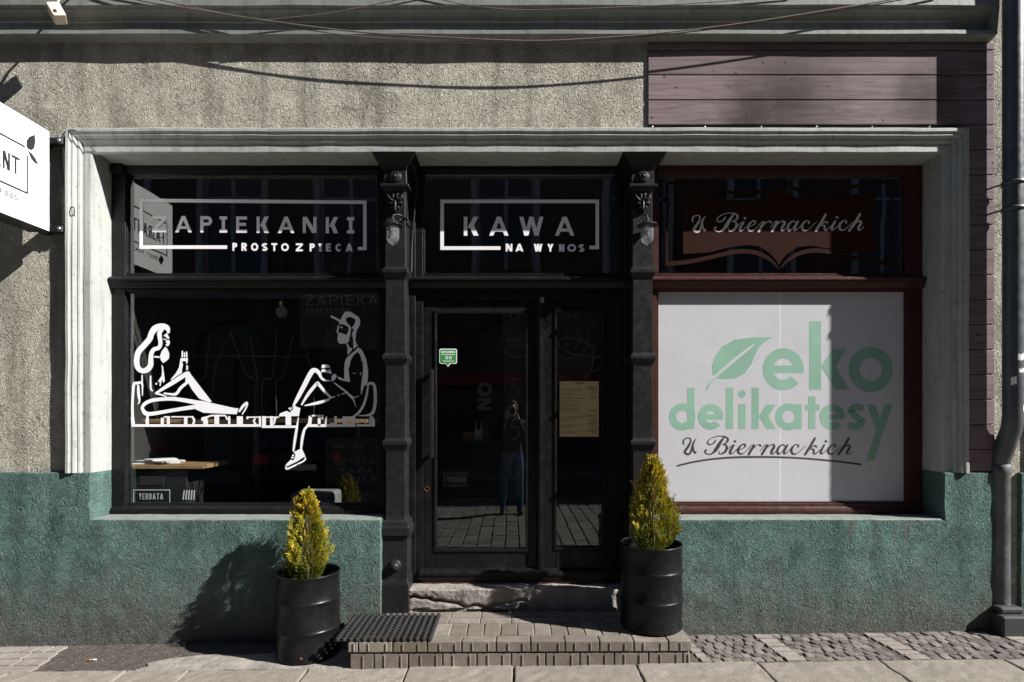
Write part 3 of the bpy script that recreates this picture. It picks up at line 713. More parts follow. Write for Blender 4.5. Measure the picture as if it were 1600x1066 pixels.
# ---- door leaves
YD = YF + .036
def leaf(x0, x1, gx0, gx1, gt, gb):
    l = MB(); l.pbox(x0, gx0, 466, 893, YD, YD + .045); l.pbox(gx1, x1, 466, 893, YD, YD + .045)
    l.pbox(gx0, gx1, 466, gt, YD + .001, YD + .045); l.pbox(gx0, gx1, gb, 893, YD + .001, YD + .045)
    lf = l.build('door_leaf', FRAME, B, bevel=.004)
    mb = MB(); w = 3; yy = YD - .008
    for q in ((gx0 - 2, gx1 + 2, gt - 2, gt + w), (gx0 - 2, gx1 + 2, gb - w, gb + 2), (gx0 - 2, gx0 + w - 1, gt + w, gb - w), (gx1 - w + 1, gx1 + 2, gt + w, gb - w)): mb.pbox(*q, yy, YD + .03)
    mb.build('glazing_bead', FRAME, lf, bevel=.003)
    kp = MB(); kp.pbox(gx0 + 1, gx1 - 1, 885.5, 889, YD - .010, YD + .02); kp.build('drip_bead', FRAME, lf, bevel=.003)
    pane(gx0, gx1, gt, gb, YD + .020, lf)
    return lf
leafL = leaf(662, 838, 680, 823, 487, 861)
leafR = leaf(850, 964, 868, 943, 485, 858)
ast = MB()
ast.pbox(839, 850.5, 467, 894, YD - .024, YD + .004); ast.pbox(842, 847, 468, 893, YD - .036, YD - .02)
ast.build('astragal', FRAME, leafL, bevel=.004)
h = MB(); a = W(674, 577, YD - .06); b = W(674, 716, YD - .06)
h.box((a.x - .014, YD - .066, b.z), (a.x + .014, YD - .044, a.z))
for py in (583, 710):
    q = W(674, py, YD - .05); h.box((q.x - .012, YD - .05, q.z - .012), (q.x + .012, YD + .01, q.z + .012))
h.build('handle', IRON, leafL, bevel=.004, seg=2)
k = MB(); q = W(667, 764, YD); k.lathe([(.0, -.006), (.010, -.006), (.013, 0), (.017, .004), (.018, 0), (.018, -.004)], 16, (q.x, YD - .001, q.z), 'y'); k.build('lock_ring', RUST, leafL)
hg = MB()
q = W(846, 472, YD - .03); hg.box((q.x - .012, YD - .05, q.z - .01), (q.x + .012, YD, q.z + .03)); hg.build('latch', IRON, leafR, bevel=.003)

# ---- threshold stone: cracked, worn concrete below the door
th = MB(); th.box((C1 + .09, .035, .10), (C2 - .085, .24, .314)); th = th.build('threshold', CONC, B, bevel=.008)
rough_up(th, .011, .006, 11)
for vv in th.data.vertices:
    if vv.co.y < .06 and vv.co.x < .1:
        k_ = noise.noise(Vector((vv.co.x * 5, 0, vv.co.z * 16)))
        zl = .225 + .03 * math.sin(vv.co.x * 7) + .02 * noise.noise(Vector((vv.co.x * 14, 3, 0)))
        vv.co.y += .030 * math.exp(-((vv.co.z - zl) / .011) ** 2)
        if vv.co.z < zl: vv.co.y += .020 * max(0, min(1, k_ * 5))
MB().box((C1 - .1, .03, .05), (C1 + .10, .20, .1525)).build('column_footing', CONC, B)
MB().box((C2 - .1, .03, .05), (C2 + .09, .20, .1525)).build('column_footing', CONC, B)

# ---- room behind the glass
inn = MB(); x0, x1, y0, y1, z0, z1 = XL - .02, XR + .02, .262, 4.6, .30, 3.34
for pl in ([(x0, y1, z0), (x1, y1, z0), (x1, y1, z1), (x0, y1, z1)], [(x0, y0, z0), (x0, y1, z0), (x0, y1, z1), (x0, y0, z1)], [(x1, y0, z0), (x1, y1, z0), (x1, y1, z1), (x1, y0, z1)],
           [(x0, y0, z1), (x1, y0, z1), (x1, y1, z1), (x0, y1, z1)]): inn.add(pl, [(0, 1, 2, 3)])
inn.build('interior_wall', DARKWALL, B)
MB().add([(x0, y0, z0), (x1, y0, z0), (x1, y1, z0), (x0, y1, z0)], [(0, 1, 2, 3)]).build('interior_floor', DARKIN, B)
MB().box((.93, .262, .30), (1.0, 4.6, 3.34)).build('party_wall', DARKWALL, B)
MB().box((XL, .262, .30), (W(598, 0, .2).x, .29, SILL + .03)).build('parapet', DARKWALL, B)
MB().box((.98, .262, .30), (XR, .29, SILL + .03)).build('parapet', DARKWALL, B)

# ---- print on the upper cafe panes
YV = YG - .0022
pr = Print(YV)
pr.poly([(218, 310.5), (572.8, 313.5), (572.8, 319), (218, 316)]); pr.rect(218, 316, 223.5, 389); pr.rect(223.5, 383.6, 355, 389); pr.rect(567.3, 319, 572.8, 391); pr.rect(559, 386, 567.3, 391)
for c, a, b in (('Z', 237.6, 260.6), ('A', 273.6, 299.8), ('P', 313, 331.3), ('I', 343, 355), ('E', 369, 386), ('K', 401, 420), ('A', 434, 460), ('N', 473, 494.5), ('K', 509, 528.5), ('I', 542, 553.8)):
    dy = (a - 237) / 316 * 2; pr.glyph(c, a, b, 337.5 + dy, 363 + dy, 4.9, serif=True)
for c, a, b in (('P', 636, 662), ('R', 685, 714), ('O', 737, 776), ('S', 795, 827), ('T', 847, 879), ('O', 900, 942), ('Z', 980, 1018), ('P', 1055, 1083), ('I', 1103, 1122), ('E', 1143, 1170), ('C', 1196, 1228), ('A', 1250, 1290)):
    pr.glyph(c, a / 3.472 + 180, b / 3.472 + 180, 379.6 + (a - 636) / 654 * 1.5, 392 + (a - 636) / 654 * 1.5, 2.9, serif=True)
pr.build('lettering', WHITEV, win1, label='white framed lettering ZAPIEKANKI PROSTO Z PIECA')
pr = Print(YV)
pr.rect(688, 312, 936, 317.6); pr.rect(688, 317.6, 693.6, 390.6); pr.rect(693.6, 385, 782, 390.6); pr.rect(930.4, 317.6, 936, 389.6); pr.rect(921, 384, 930.4, 389.6)
for c, a, b in (('K', 724.7, 747.8), ('A', 764.5, 794.6), ('W', 811.4, 849.2), ('A', 867, 897.6)): pr.glyph(c, a, b, 338.8, 368.4, 5.6)
for c, a, b in (('N', 737, 770), ('A', 785, 825), ('W', 877, 920), ('Y', 945, 975), ('N', 1003, 1030), ('O', 1045, 1088), ('S', 1101, 1130)):
    pr.glyph(c, a / 3.2 + 560, b / 3.2 + 560, 381 + (a - 737) / 400 * .8, 393 + (a - 737) / 400 * .8, 2.9)
pr.build('lettering', WHITEV, win2, label='white framed lettering KAWA NA WYNOS')

# ---- white line drawing of two people on a bench, lower cafe pane
class Crop(Print):
    def __init__(s, y, ox, oy, sc, **kw):
        super().__init__(y, **kw); s.set(ox, oy, sc); base = s.fn
        s.fn = lambda x, yy, k: base(x / s.sc + s.ox, yy / s.sc + s.oy, k)
    def set(s, ox, oy, sc): s.ox, s.oy, s.sc = ox, oy, sc; return s
    def disc(s, x, y, r, ry=None, n=14): return super().disc(x, y, r, ry, n)
g = Crop(YV, 190, 480, 5.076)
def S(*pts, w=None, **kw): g.stroke(list(pts), w, **kw)
S((372, 198, 22), (362, 166, 40), (320, 152, 46), (265, 170, 50), (236, 212, 46), (222, 252, 46), (180, 302, 46), (136, 352, 46), (121, 402, 44), (121, 450, 44), (135, 488, 42), (168, 506, 38), (206, 494, 44), (230, 460, 42), (232, 418, 40), (236, 370, 36), (256, 336, 32), (292, 324, 32), (308, 292, 32), (303, 240, 34), (300, 205, 36), (318, 178, 34))
g.poly([(332, 228), (352, 210), (362, 204), (372, 233), (382, 247), (364, 252), (350, 236)]); S((334, 254, 8), (352, 257, 8))
g.poly([(349, 264), (378, 260), (384, 280), (376, 305), (357, 311), (348, 296), (362, 290), (352, 280)])
g.poly([(347, 314), (365, 334), (379, 370), (376, 408), (355, 428), (329, 444), (311, 420), (304, 390), (318, 350)]); S((262, 394, 12), (296, 397, 14))
g.poly([(316, 458), (328, 470), (332, 500), (338, 540), (343, 588), (331, 601), (322, 575), (315, 592), (309, 626), (300, 622), (303, 596), (287, 590), (318, 545), (321, 500)]); g.disc(275, 608, 8)
S((230, 548, 11), (230, 600, 14), (232, 648, 14), (244, 664, 10))
S((482, 352, 12), (482, 392, 14)); S((498, 362, 8), (500, 394, 10)); S((515, 358, 12), (516, 394, 14))
g.poly([(468, 404), (526, 404), (523, 444), (513, 452), (511, 430), (480, 428), (487, 458), (478, 500), (480, 520), (440, 546), (392, 580), (388, 574), (430, 525), (455, 480), (462, 440)]); g.poly([(514, 458), (528, 468), (526, 498), (512, 500)])
S((280, 678, 18), (400, 602, 34), (512, 532, 36), (530, 535, 34)); g.poly([(512, 514), (545, 528), (716, 750), (690, 754), (615, 726), (560, 656), (526, 598), (505, 590)])
S((520, 598, 22), (470, 640, 24), (432, 688, 22), (382, 690, 16), (340, 684, 14)); S((272, 684, 16), (330, 700, 12), (356, 710, 8))
S((162, 800, 22), (188, 764, 28), (262, 736, 28), (420, 729, 28), (590, 756, 36), w=20); S((162, 800, 22), (188, 840, 34), (240, 846, 30), (420, 816, 28), (600, 788, 34))
g.poly([(570, 738), (640, 744), (900, 802), (926, 802), (914, 850), (820, 846), (650, 838), (590, 812)]); g.poly([(362, 712), (436, 712), (440, 728), (380, 724)])
S((934, 826, 16), (966, 782, 22), (992, 760, 20)); S((958, 848, 10), (986, 802, 12), (998, 766, 14))
S((88, 880, 22), (86, 790, 20), (90, 690, 20), (98, 612, 22), (118, 604, 22), (160, 603, 18), (165, 660, 10), (165, 700, 8)); S((132, 625, 18), (135, 690, 22), (142, 745, 14), (130, 768, 6)); S((163, 540, 10), (163, 600, 12))
S((86, 870, 26), (92, 930, 30), smooth=False, cap=False); S((205, 860, 20), (205, 930, 24), smooth=False, cap=False)
g.set(200, 640, 4)
Q = lambda *a: g.rect(*a)
Q(22, 92, 832, 108); Q(836, 100, 1050, 115); Q(1116, 92, 1420, 109); Q(110, 60, 130, 92)
for a, b in ((205, 224), (243, 262), (350, 372), (540, 570), (626, 640), (680, 718), (818, 832), (838, 862), (888, 906), (985, 1020), (1186, 1204), (1290, 1306)): Q(a, 42, b, 94 if a < 830 else 102)
Q(205, 42, 262, 52); Q(270, 42, 410, 50); S((400, 46, 10), (414, 66, 14), (408, 92, 14)); S((470, 60, 26), (500, 46, 12), (528, 38, 10), (608, 38, 10)); Q(470, 60, 500, 92); S((612, 44, 10), (620, 60, 12)); Q(740, 44, 832, 52)
Q(740, 44, 752, 60); S((792, 62, 14), (786, 74, 10), (796, 90, 14)); Q(838, 44, 944, 52); S((920, 52, 14), (912, 90, 10)); S((1142, 48, 18), (1136, 96, 20), cap=False)
Q(1148, 34, 1222, 44); Q(1208, 44, 1222, 60); S((1240, 48, 10), (1236, 92, 14)); Q(1262, 84, 1300, 94); Q(1340, 44, 1366, 94); Q(1402, 44, 1420, 94); Q(1366, 44, 1402, 58); Q(1366, 86, 1402, 94)
# the man
A_ = lambda pts: [(x / 10.66 + 500, y / 10.66 + 480) for x, y in pts]
B_ = lambda pts: [(x / 8.882 + 430, y / 8.882 + 560) for x, y in pts]
g.set(500, 480, 10.66)
S((192, 156, 32), (330, 230, 36))
g.poly([(318, 285), (315, 240), (345, 210), (375, 140), (410, 90), (450, 72), (510, 78), (560, 110), (640, 165), (668, 210), (665, 290), (640, 340), (610, 400), (600, 460), (588, 540), (605, 605), (632, 645), (556, 698), (556, 600), (550, 520), (533, 470), (540, 420), (560, 380), (530, 340), (555, 310), (585, 260), (588, 200), (520, 168), (470, 165), (430, 190), (435, 235), (470, 285), (520, 340), (510, 420), (495, 500), (480, 570), (450, 605), (340, 612), (305, 590), (290, 540), (300, 440), (330, 425), (380, 440), (435, 468), (470, 410), (480, 340), (430, 305), (370, 283)])
g.poly([(297, 308), (320, 303), (300, 432), (275, 428)]); g.poly([(330, 335), (355, 316), (386, 352), (350, 352)])
g.poly([(438, 610), (462, 612), (484, 660), (538, 695), (530, 715), (465, 802), (455, 740), (460, 680)])
g.set(0, 0, 1)
shirt = A_([(640, 672), (440, 850), (412, 920), (403, 1050)]) + B_([(958, 150), (958, 290), (1040, 330), (1022, 200), (1018, 130)]) + A_([(490, 1000), (500, 960), (515, 880), (560, 800), (625, 745), (668, 790), (688, 860), (690, 915), (712, 885), (718, 1060)]) + B_([(1214, 200), (1204, 300), (1190, 400), (1190, 515), (1206, 480), (1240, 365), (1270, 385), (1286, 300), (1290, 180), (1268, 40)]) + A_([(772, 880), (737, 790), (690, 705)])
g.poly(shirt)
g.set(430, 560, 8.882)
S((254, 655, 28), (310, 555, 52), (400, 385, 64), (495, 205, 68), (545, 165, 62), (602, 196, 52), (640, 270, 34), (690, 304, 30), (762, 312, 12))
g.poly([(652, 88), (738, 88), (768, 128), (640, 134)]); g.poly([(640, 165), (665, 144), (735, 172), (762, 148), (786, 216), (744, 206), (660, 186), (640, 205)])
g.poly([(788, 240), (825, 213), (857, 245), (836, 290), (784, 326), (779, 270)]); g.poly([(864, 254), (900, 264), (960, 294), (1040, 318), (1036, 330), (950, 313), (880, 290)])
S((368, 642, 22), (465, 488, 44), (575, 355, 44), (602, 360, 44), (690, 462, 36), (770, 538, 24), (828, 530, 12)); S((772, 540, 16), (740, 572, 28), (690, 592, 36), (560, 626, 40), (412, 656, 14))
S((862, 512, 11), (892, 512, 11)); S((922, 500, 8), (990, 480, 18), (1060, 524, 18), (1100, 546, 14), (1158, 520, 9)); S((822, 342, 14), (900, 402, 24), (990, 470, 26), (1050, 540, 20), (1085, 572, 20), (1108, 640, 12)); S((1114, 652, 9), (1118, 670, 9))
S((1080, 208, 11), (1114, 208, 11)); S((1185, 196, 11), (1185, 228, 11))
S((1292, 360, 22), (1270, 500, 28), (1230, 640, 34), (1168, 742, 36), (1100, 800, 24), (1062, 808, 8)); S((1300, 348, 30), (1350, 350, 42), (1380, 400, 42), (1390, 560, 44), (1374, 700, 44), (1336, 772, 40), (1250, 794, 22), (1160, 796, 12))
g.poly([(50, 806), (65, 765), (160, 730), (205, 752), (252, 705), (240, 670), (270, 650), (300, 676), (350, 690), (330, 802), (80, 806)]); S((192, 692, 16), (214, 714, 18)); S((216, 684, 12), (232, 700, 12))
g.poly([(1310, 806), (1356, 806), (1384, 860), (1382, 946), (1130, 946), (1130, 914), (1300, 914), (1312, 870)]); g.rect(1134, 850, 1148, 914); g.rect(1246, 850, 1262, 914)
g.set(430, 640, 10.66)
S((386, 132, 14), (362, 300, 38), (330, 500, 44), (304, 690, 28)); S((572, 118, 28), (556, 250, 36), (490, 330, 40), (452, 480, 46), (430, 662, 34))
g.poly([(310, 710), (410, 660), (450, 660), (502, 780), (470, 798), (370, 862), (200, 945), (175, 940), (175, 920), (260, 835), (305, 850), (340, 760)]); S((178, 962, 28), (205, 986, 32), (350, 922, 28)); S((375, 905, 26), (440, 878, 26), (500, 834, 24), (498, 800, 20)); g.disc(300, 765, 18); g.disc(285, 802, 22, 14)
g.build('line_drawing', WHITEV, win1, label='white line drawing of a woman and a man on a bench')

# ---- brown badge and script on the upper deli pane (behind the glass)
g = Crop(YG - .0012, 1020, 260, 3.81)
g.poly([(180, 162), (240, 158), (330, 172), (440, 198), (540, 204), (640, 190), (700, 160), (735, 122), (755, 95), (775, 122), (800, 155), (870, 195), (980, 205), (1100, 185), (1250, 160), (1335, 152), (1318, 240), (1310, 340), (1322, 440), (1342, 520), (1200, 516), (1080, 494), (940, 472), (860, 482), (800, 520), (770, 556), (750, 588), (735, 560), (700, 520), (640, 478), (560, 468), (440, 485), (340, 512), (180, 522)])
top = [(82, 100, 16), (160, 98, 22), (300, 120, 22), (430, 150, 18), (560, 160, 22), (640, 148, 22), (700, 110, 16), (742, 66, 5)]
bot = [(82, 580, 24), (200, 570, 26), (330, 545, 24), (480, 510, 26), (580, 508, 26), (660, 532, 24), (720, 574, 14), (750, 612, 4)]
for Lst in (top, bot):
    g.stroke(Lst, cap=False); g.stroke([(1512 - x, y - 4, w) for x, y, w in Lst], cap=False)
g.stroke([(84, 92, 14), (92, 250, 10), (83, 400, 10), (84, 590, 14)], cap=False); g.stroke([(1428, 88, 14), (1420, 250, 10), (1429, 400, 10), (1428, 586, 14)], cap=False)
g.build('badge', BROWNV, win3, label='brown ornamental badge outline')
SCRIPT = [  # u Biernackich, traced as pen strokes (x, y, width)
 [(45, 130, 10), (42, 102, 12), (64, 80, 9), (95, 80, 9), (104, 102, 12), (84, 146, 18), (60, 180, 20), (56, 200, 18), (80, 213, 16), (101, 200, 16), (115, 160, 16), (125, 120, 14), (146, 84, 5)],
 [(122, 140, 10), (127, 178, 14), (140, 201, 14), (149, 192, 8)],
 [(388, 62, 7), (352, 112, 22), (318, 168, 28), (290, 200, 16), (260, 213, 8), (232, 206, 8), (222, 190, 12), (233, 178, 15)],
 [(395, 65, 6), (330, 62, 6), (265, 85, 6), (244, 114, 8), (256, 131, 8), (280, 128, 8), (302, 112, 11), (313, 92, 6)],
 [(372, 66, 6), (404, 74, 12), (413, 95, 18), (396, 120, 12), (368, 130, 5)], [(368, 130, 5), (398, 138, 13), (404, 165, 20), (386, 195, 18), (352, 211, 9), (338, 200, 6), (346, 184, 4)],
 [(415, 168, 5), (446, 138, 6)], [(462, 136, 15), (437, 180, 19), (432, 203, 16), (452, 205, 8), (492, 168, 5)], [(471, 104, 18), (474, 106, 18)],
 [(488, 180, 5), (530, 166, 6), (556, 150, 10), (556, 133, 14), (534, 130, 10), (506, 160, 18), (500, 193, 18), (520, 210, 13), (552, 199, 6), (600, 148, 5), (622, 134, 8)],
 [(632, 138, 16), (607, 178, 20), (588, 213, 18)], [(598, 200, 4), (640, 150, 5), (672, 131, 8), (686, 142, 15)],
 [(680, 186, 4), (712, 148, 6), (730, 134, 10)], [(745, 136, 16), (718, 178, 20), (698, 213, 18)], [(710, 190, 4), (752, 148, 6), (786, 132, 10), (800, 146, 18), (782, 180, 20), (776, 204, 18), (796, 205, 8), (836, 164, 5)],
 [(893, 148, 6), (872, 132, 9), (842, 150, 15), (826, 184, 18), (836, 210, 14), (862, 195, 6), (896, 148, 5)], [(910, 135, 14), (886, 180, 18), (882, 205, 16), (904, 201, 7), (940, 162, 5)],
 [(998, 150, 15), (1002, 138, 9), (980, 131, 8), (950, 156, 17), (943, 190, 19), (962, 211, 13), (1000, 200, 6), (1044, 156, 4), (1066, 142, 3)],
 [(1138, 80, 17), (1104, 140, 20), (1058, 214, 18)], [(1080, 180, 4), (1116, 152, 7), (1140, 140, 10), (1152, 152, 12)], [(1104, 170, 8), (1128, 174, 14), (1128, 198, 16), (1142, 209, 10), (1182, 174, 5)],
 [(1216, 136, 14), (1192, 180, 18), (1188, 204, 16), (1208, 203, 7), (1256, 158, 5)], [(1229, 104, 18), (1232, 106, 18)],
 [(1306, 150, 15), (1308, 138, 9), (1288, 132, 8), (1258, 158, 17), (1250, 190, 19), (1268, 211, 13), (1304, 200, 6), (1346, 158, 4), (1366, 146, 3)],
 [(1420, 80, 17), (1386, 140, 20), (1332, 216, 18)], [(1350, 192, 4), (1392, 150, 7), (1420, 138, 13), (1428, 154, 18), (1408, 190, 17), (1410, 211, 12), (1432, 205, 6), (1452, 182, 4)]]
g = Crop(YG - .0024, 0, 0, 1)
for st in SCRIPT:
    g.stroke([(1081.7 + (x - 40) * .18987, 260 + (390 - (212 - y) * .7234 - (x - 40) * .0075) / 3.81, w * .2) for x, y, w in st])
g.build('script_lettering', GREYV, win3, label='pale script lettering u Biernackich on brown badge')
# ---- white foil on the lower deli pane with its print
YP = YG - .0012
f = Print(YP); f.rect(1027, 454, 1416, 786); foil = f.build('white_foil', FOIL, win3, label='white foil covering the lower pane')
f = Print(YP - .00015); f.rect(1217.8, 454, 1220.4, 786); f.build('foil_seam', FOIL2, win3)
g = Crop(YP - .0004, 1030, 460, 3.135, step=.00002)
def low(ch, cx, cy, r, t, side=0):
    g.arc(cx, cy, r, r * 1.02, 0, 360 if ch != 'e' else 318, t)
    if ch == 'e': g.rect(cx - r + t * .5, cy - t * .36, cx + r - 1, cy + t * .36)
low('e', 608, 367, 101, 51)
g.rect(735, 132, 793, 467); g.diag(848, 268, 790, 362, 70); g.diag(790, 345, 862, 467, 70)
low('o', 1036, 368, 109, 54)
low('d', 113, 600, 65, 35); g.rect(139, 457, 173, 660); low('e', 252, 600, 62, 34); g.rect(327, 457, 362, 660); g.rect(389, 538, 423, 660); g.disc(405, 488, 19)
g.rect(453, 457, 488, 660); g.diag(524, 540, 486, 602, 46); g.diag(486, 592, 526, 660, 46)
low('a', 634, 600, 65, 35); g.rect(664, 539, 698, 660); g.rect(731, 500, 765, 660); g.rect(715, 540, 785, 568); low('e', 848, 600, 62, 34)
g.stroke([(1000, 560, 30), (965, 552, 32), (938, 570, 32), (962, 596, 34), (992, 622, 34), (970, 648, 34), (924, 640, 30)], cap=False)
g.diag(1017, 541, 1062, 668, 40); g.diag(1104, 541, 1012, 814, 40)
g.build('green_lettering', GREENV, win3, label='faded green lettering eko delikatesy')
g.mb = MB(); g.k = 0
g.poly([(275, 395), (262, 395), (258, 350), (275, 300), (310, 255), (370, 222), (450, 211), (556, 210), (515, 234), (488, 262), (470, 297), (452, 342), (418, 388), (372, 412), (310, 416), (274, 412), (310, 380), (400, 306), (470, 246), (460, 244), (380, 302), (300, 370)])
g.stroke([(234, 466, 9), (246, 440, 8), (268, 414, 5)])
g.build('leaf_mark', GREENV, win3, label='green leaf mark above the faded lettering')
g.mb = MB(); g.k = 5
g.stroke([(258, 396, 2), (244, 430, 4), (300, 428, 5), (370, 428, 5), (430, 400, 5), (468, 350, 5), (492, 290, 5), (530, 244, 4), (562, 218, 2)], cap=False)
g.build('leaf_edge_line', plain('pale_blue_vinyl', (.46, .52, .62), .5), win3)  # pale blue line printed along the lower right edge of the leaf
g = Crop(YP - .0009, 1060, 670, 5.3333)
for st in SCRIPT: g.stroke(st)
g.stroke([(-6, 308, 13), (130, 276, 14), (300, 251, 14), (500, 237, 15), (800, 236, 14), (1050, 247, 13), (1300, 270, 14), (1518, 298, 16)])
g.build('script_lettering', PURPV, win3, label='dark script lettering u Biernackich with underline')

# ================================================================== THINGS ON THE STREET
# ---- brick step
TILT = .004
def ST(x): return .165 + TILT * x
step = empty('brick_step', (0, -.22, 0), label='low step of grey paving bricks in front of the black doors', cat='step')
SX0, SX1, SY0, SY1 = -.985, 1.062, -.4875, .034
core = MB(); core.add([(x, y, z) for z in (0, 1) for y in (SY0 + .012, SY1) for x in (SX0 + .012, SX1 - .012)], [(0, 2, 3, 1), (4, 5, 7, 6), (0, 1, 5, 4), (2, 6, 7, 3), (0, 4, 6, 2), (1, 3, 7, 5)])
for i, v in enumerate(core.v): core.v[i] = (v[0], v[1], -.03 if v[2] == 0 else ST(v[0]) - .006)
# the part behind the plinth front is cut away so that the core stays on the street
core = MB()
def slab_core(x0, x1, y0, y1):
    core.add([(x0, y0, -.03), (x1, y0, -.03), (x1, y1, -.03), (x0, y1, -.03), (x0, y0, ST(x0) - .006), (x1, y0, ST(x1) - .006), (x1, y1, ST(x1) - .006), (x0, y1, ST(x0) - .006)],
             [(3, 2, 1, 0), (4, 5, 6, 7), (0, 1, 5, 4), (1, 2, 6, 5), (2, 3, 7, 6), (3, 0, 4, 7)])
slab_core(SX0 + .022, SX1 - .022, SY0 + .022, -.036); slab_core(-.885, .935, -.0355, .034)
keep(core.build('mortar_bed', MORTAR), step)
def brick(x0, x1, y0, y1, z0, z1, rib=False):
    mb = MB(); t = [random.uniform(-.0025, .0025) for _ in range(4)]
    c = [(x0, y0), (x1, y0), (x1, y1), (x0, y1)]
    zt = z1 if z1 is not None else None
    v = [(x, y, (z0 if z0 is not None else ST(x) - .062)) for x, y in c] + [(x, y, (zt if zt is not None else ST(x) + t[k])) for k, (x, y) in enumerate(c)]
    mb.add(v, [(3, 2, 1, 0), (4, 5, 6, 7), (0, 1, 5, 4), (1, 2, 6, 5), (2, 3, 7, 6), (3, 0, 4, 7)])
    if rib:
        w = x1 - x0
        for fx in ((.3, .8) if w > .15 else (.5,)):
            xx = x0 + w * fx + random.uniform(-.012, .012); za = v[0][2] + .006; zb_ = v[4][2] - .008
            mb.box((xx - .005, y0 - .005, za), (xx + .005, y0 + .004, zb_))
    keep(mb.build('brick', BRICKM, bevel=.004, seg=2), step)
def course(y0, y1, pitch, off, xa, xb, z0=None, z1=None, rib=False):
    x = xa - off
    while x < xb - .01:
        a = max(x, xa); b = min(x + pitch, xb)
        if b - a > .03: brick(a + .004, b - .004, y0 + .004, y1 - .004, z0, z1, rib)
        x += pitch
course(SY0, SY0 + .103, .2045, .14, SX0, SX1, rib=True)
course(SY0 + .103, SY0 + .308, .104, .03, SX0, SX1)
course(SY0 + .308, SY0 + .412, .2045, .05, SX0, SX1)
course(SY0 + .412, SY1 - .002, .2045, .15, -.882, .932)
lowc = MB()
x = SX0 + .012 - .06
while x < SX1 - .02:
    a, b = max(x, SX0 + .012), min(x + .204, SX1 - .008); zt = ST(a) - .072
    if b - a > .03: brick(a + .004, b - .004, SY0 + .010, SY0 + .11, GZ(a) - .05, zt, True)
    x += .204
for yy in (-.375, -.27, -.165):       # side faces of the lower course
    for xx, sgn in ((SX0 + .01, 1), (SX1 - .11, 1)): brick(xx, xx + .1, yy + .004, yy + .1, -.03, ST(xx) - .072)

# ---- rubber mat hanging over the left end of the step
mat_ = empty('rubber_mat', (-.75, -.30, ST(-.7)), label='black studded rubber doormat on the left end of the brick step', cat='doormat')
mx0, mx1, my0, my1 = -1.045, -.495, -.475, -.075
MB().box((mx0, my0, ST(mx0) + .004), (mx1, my1, ST(mx0) + .010))
def mz(x): return ST(x) + .004
NXM, NYM = 14, 10
base = MB(); studs = MB()
dx = (mx1 - mx0) / NXM; dy = (my1 - my0) / NYM
for i in range(NXM + 1):
    x = mx0 + i * dx; base.box((x - .005, my0, mz(x)), (x + .005, my1, mz(x) + .009))
for j in range(NYM + 1):
    y = my0 + j * dy
    for i in range(NXM):
        x = mx0 + i * dx; base.box((x + .0052, y - .005, mz(x) + .0004), (x + dx - .0052, y + .005, mz(x) + .0086))
for i in range(NXM + 1):
    for j in range(NYM + 1):
        x = mx0 + i * dx; y = my0 + j * dy; studs.lathe([(.0135, 0), (.0135, .012), (.011, .020), (.006, .020), (.005, .014), (0, .014)], 8, (x, y, mz(x) + .002), smooth=False)
keep(base.build('grid', RUBBER), mat_); keep(tag(studs.build('stud_field', RUBBER), kind='stuff'), mat_)

# ---- steel drums as planters, each with a golden thuja
BR, BH = .195, .525
def drum(name, loc, rz, **kw):
    e = empty(name, loc, rz, **kw)
    b = MB()
    b.lathe([(.0, .012), (BR - .012, .010), (BR - .004, .004), (BR, .010), (BR, .018), (BR - .004, .024), (BR - .003, .165), (BR + .001, .172), (BR + .006, .180), (BR + .001, .188), (BR - .003, .195),
             (BR - .003, .345), (BR + .001, .352), (BR + .006, .360), (BR + .001, .368), (BR - .003, .375), (BR - .003, BH - .016), (BR + .001, BH - .012), (BR + .004, BH - .005), (BR + .001, BH), (BR - .006, BH), (BR - .009, BH - .010), (BR - .009, BH - .12)], 56)
    b.build('drum', DRUM, e)
    s_ = MB(); rows = []
    s_.lathe([(0, BH - .072), (.05, BH - .070), (.11, BH - .078), (BR - .008, BH - .085)], 28); so = s_.build('soil', SOIL, e)
    for v in so.data.vertices: v.co.z += noise.noise(v.co * 28) * .014
    r_ = MB(); r_.disc = None
    q = MB(); q.lathe([(0, .002), (.007, .0015), (.010, 0)], 9, (0, 0, 0), 'y'); o = q.build('rust_spot', RUST, e); o.location = (BR * math.sin(.12), -BR * math.cos(.12) + .002, .045); o.rotation_euler.z = .12
    return e
D1 = (W(482, 0, -.235).x, -.2385, GZ(-1.3) - .004); D2 = (W(1017, 0, -.235).x, -.2385, ST(.9) + .004)
drum('steel_drum', D1, 0, label='black ribbed steel drum planter standing on the pavement beside the doormat', cat='planter', group='drum planters beside the cafe door')
drum('steel_drum', D2, 1.9, label='black ribbed steel drum planter standing on the brick step', cat='planter', group='drum planters beside the cafe door')

def foliage_mat():
    m, nt, nd, lk, bs = nodes_of('thuja_foliage')
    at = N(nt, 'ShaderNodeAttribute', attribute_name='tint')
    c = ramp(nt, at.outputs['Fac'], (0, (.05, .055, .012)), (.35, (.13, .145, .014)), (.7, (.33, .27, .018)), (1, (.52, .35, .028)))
    lk.new(c, bs.inputs['Base Color']); bs.inputs['Roughness'].default_value = .6; bs.inputs['Specular IOR Level'].default_value = .25
    tl = N(nt, 'ShaderNodeBsdfTranslucent'); lk.new(c, tl.inputs[0]); mx = N(nt, 'ShaderNodeMixShader'); mx.inputs[0].default_value = .25
    lk.new(bs.outputs[0], mx.inputs[1]); lk.new(tl.outputs[0], mx.inputs[2]); lk.new(mx.outputs[0], nd['Material Output'].inputs[0]); return m
THUJA = foliage_mat(); BARK = plain('thuja_bark', (.10, .06, .035), .9, var=.4, scale=30, bmp=.005)
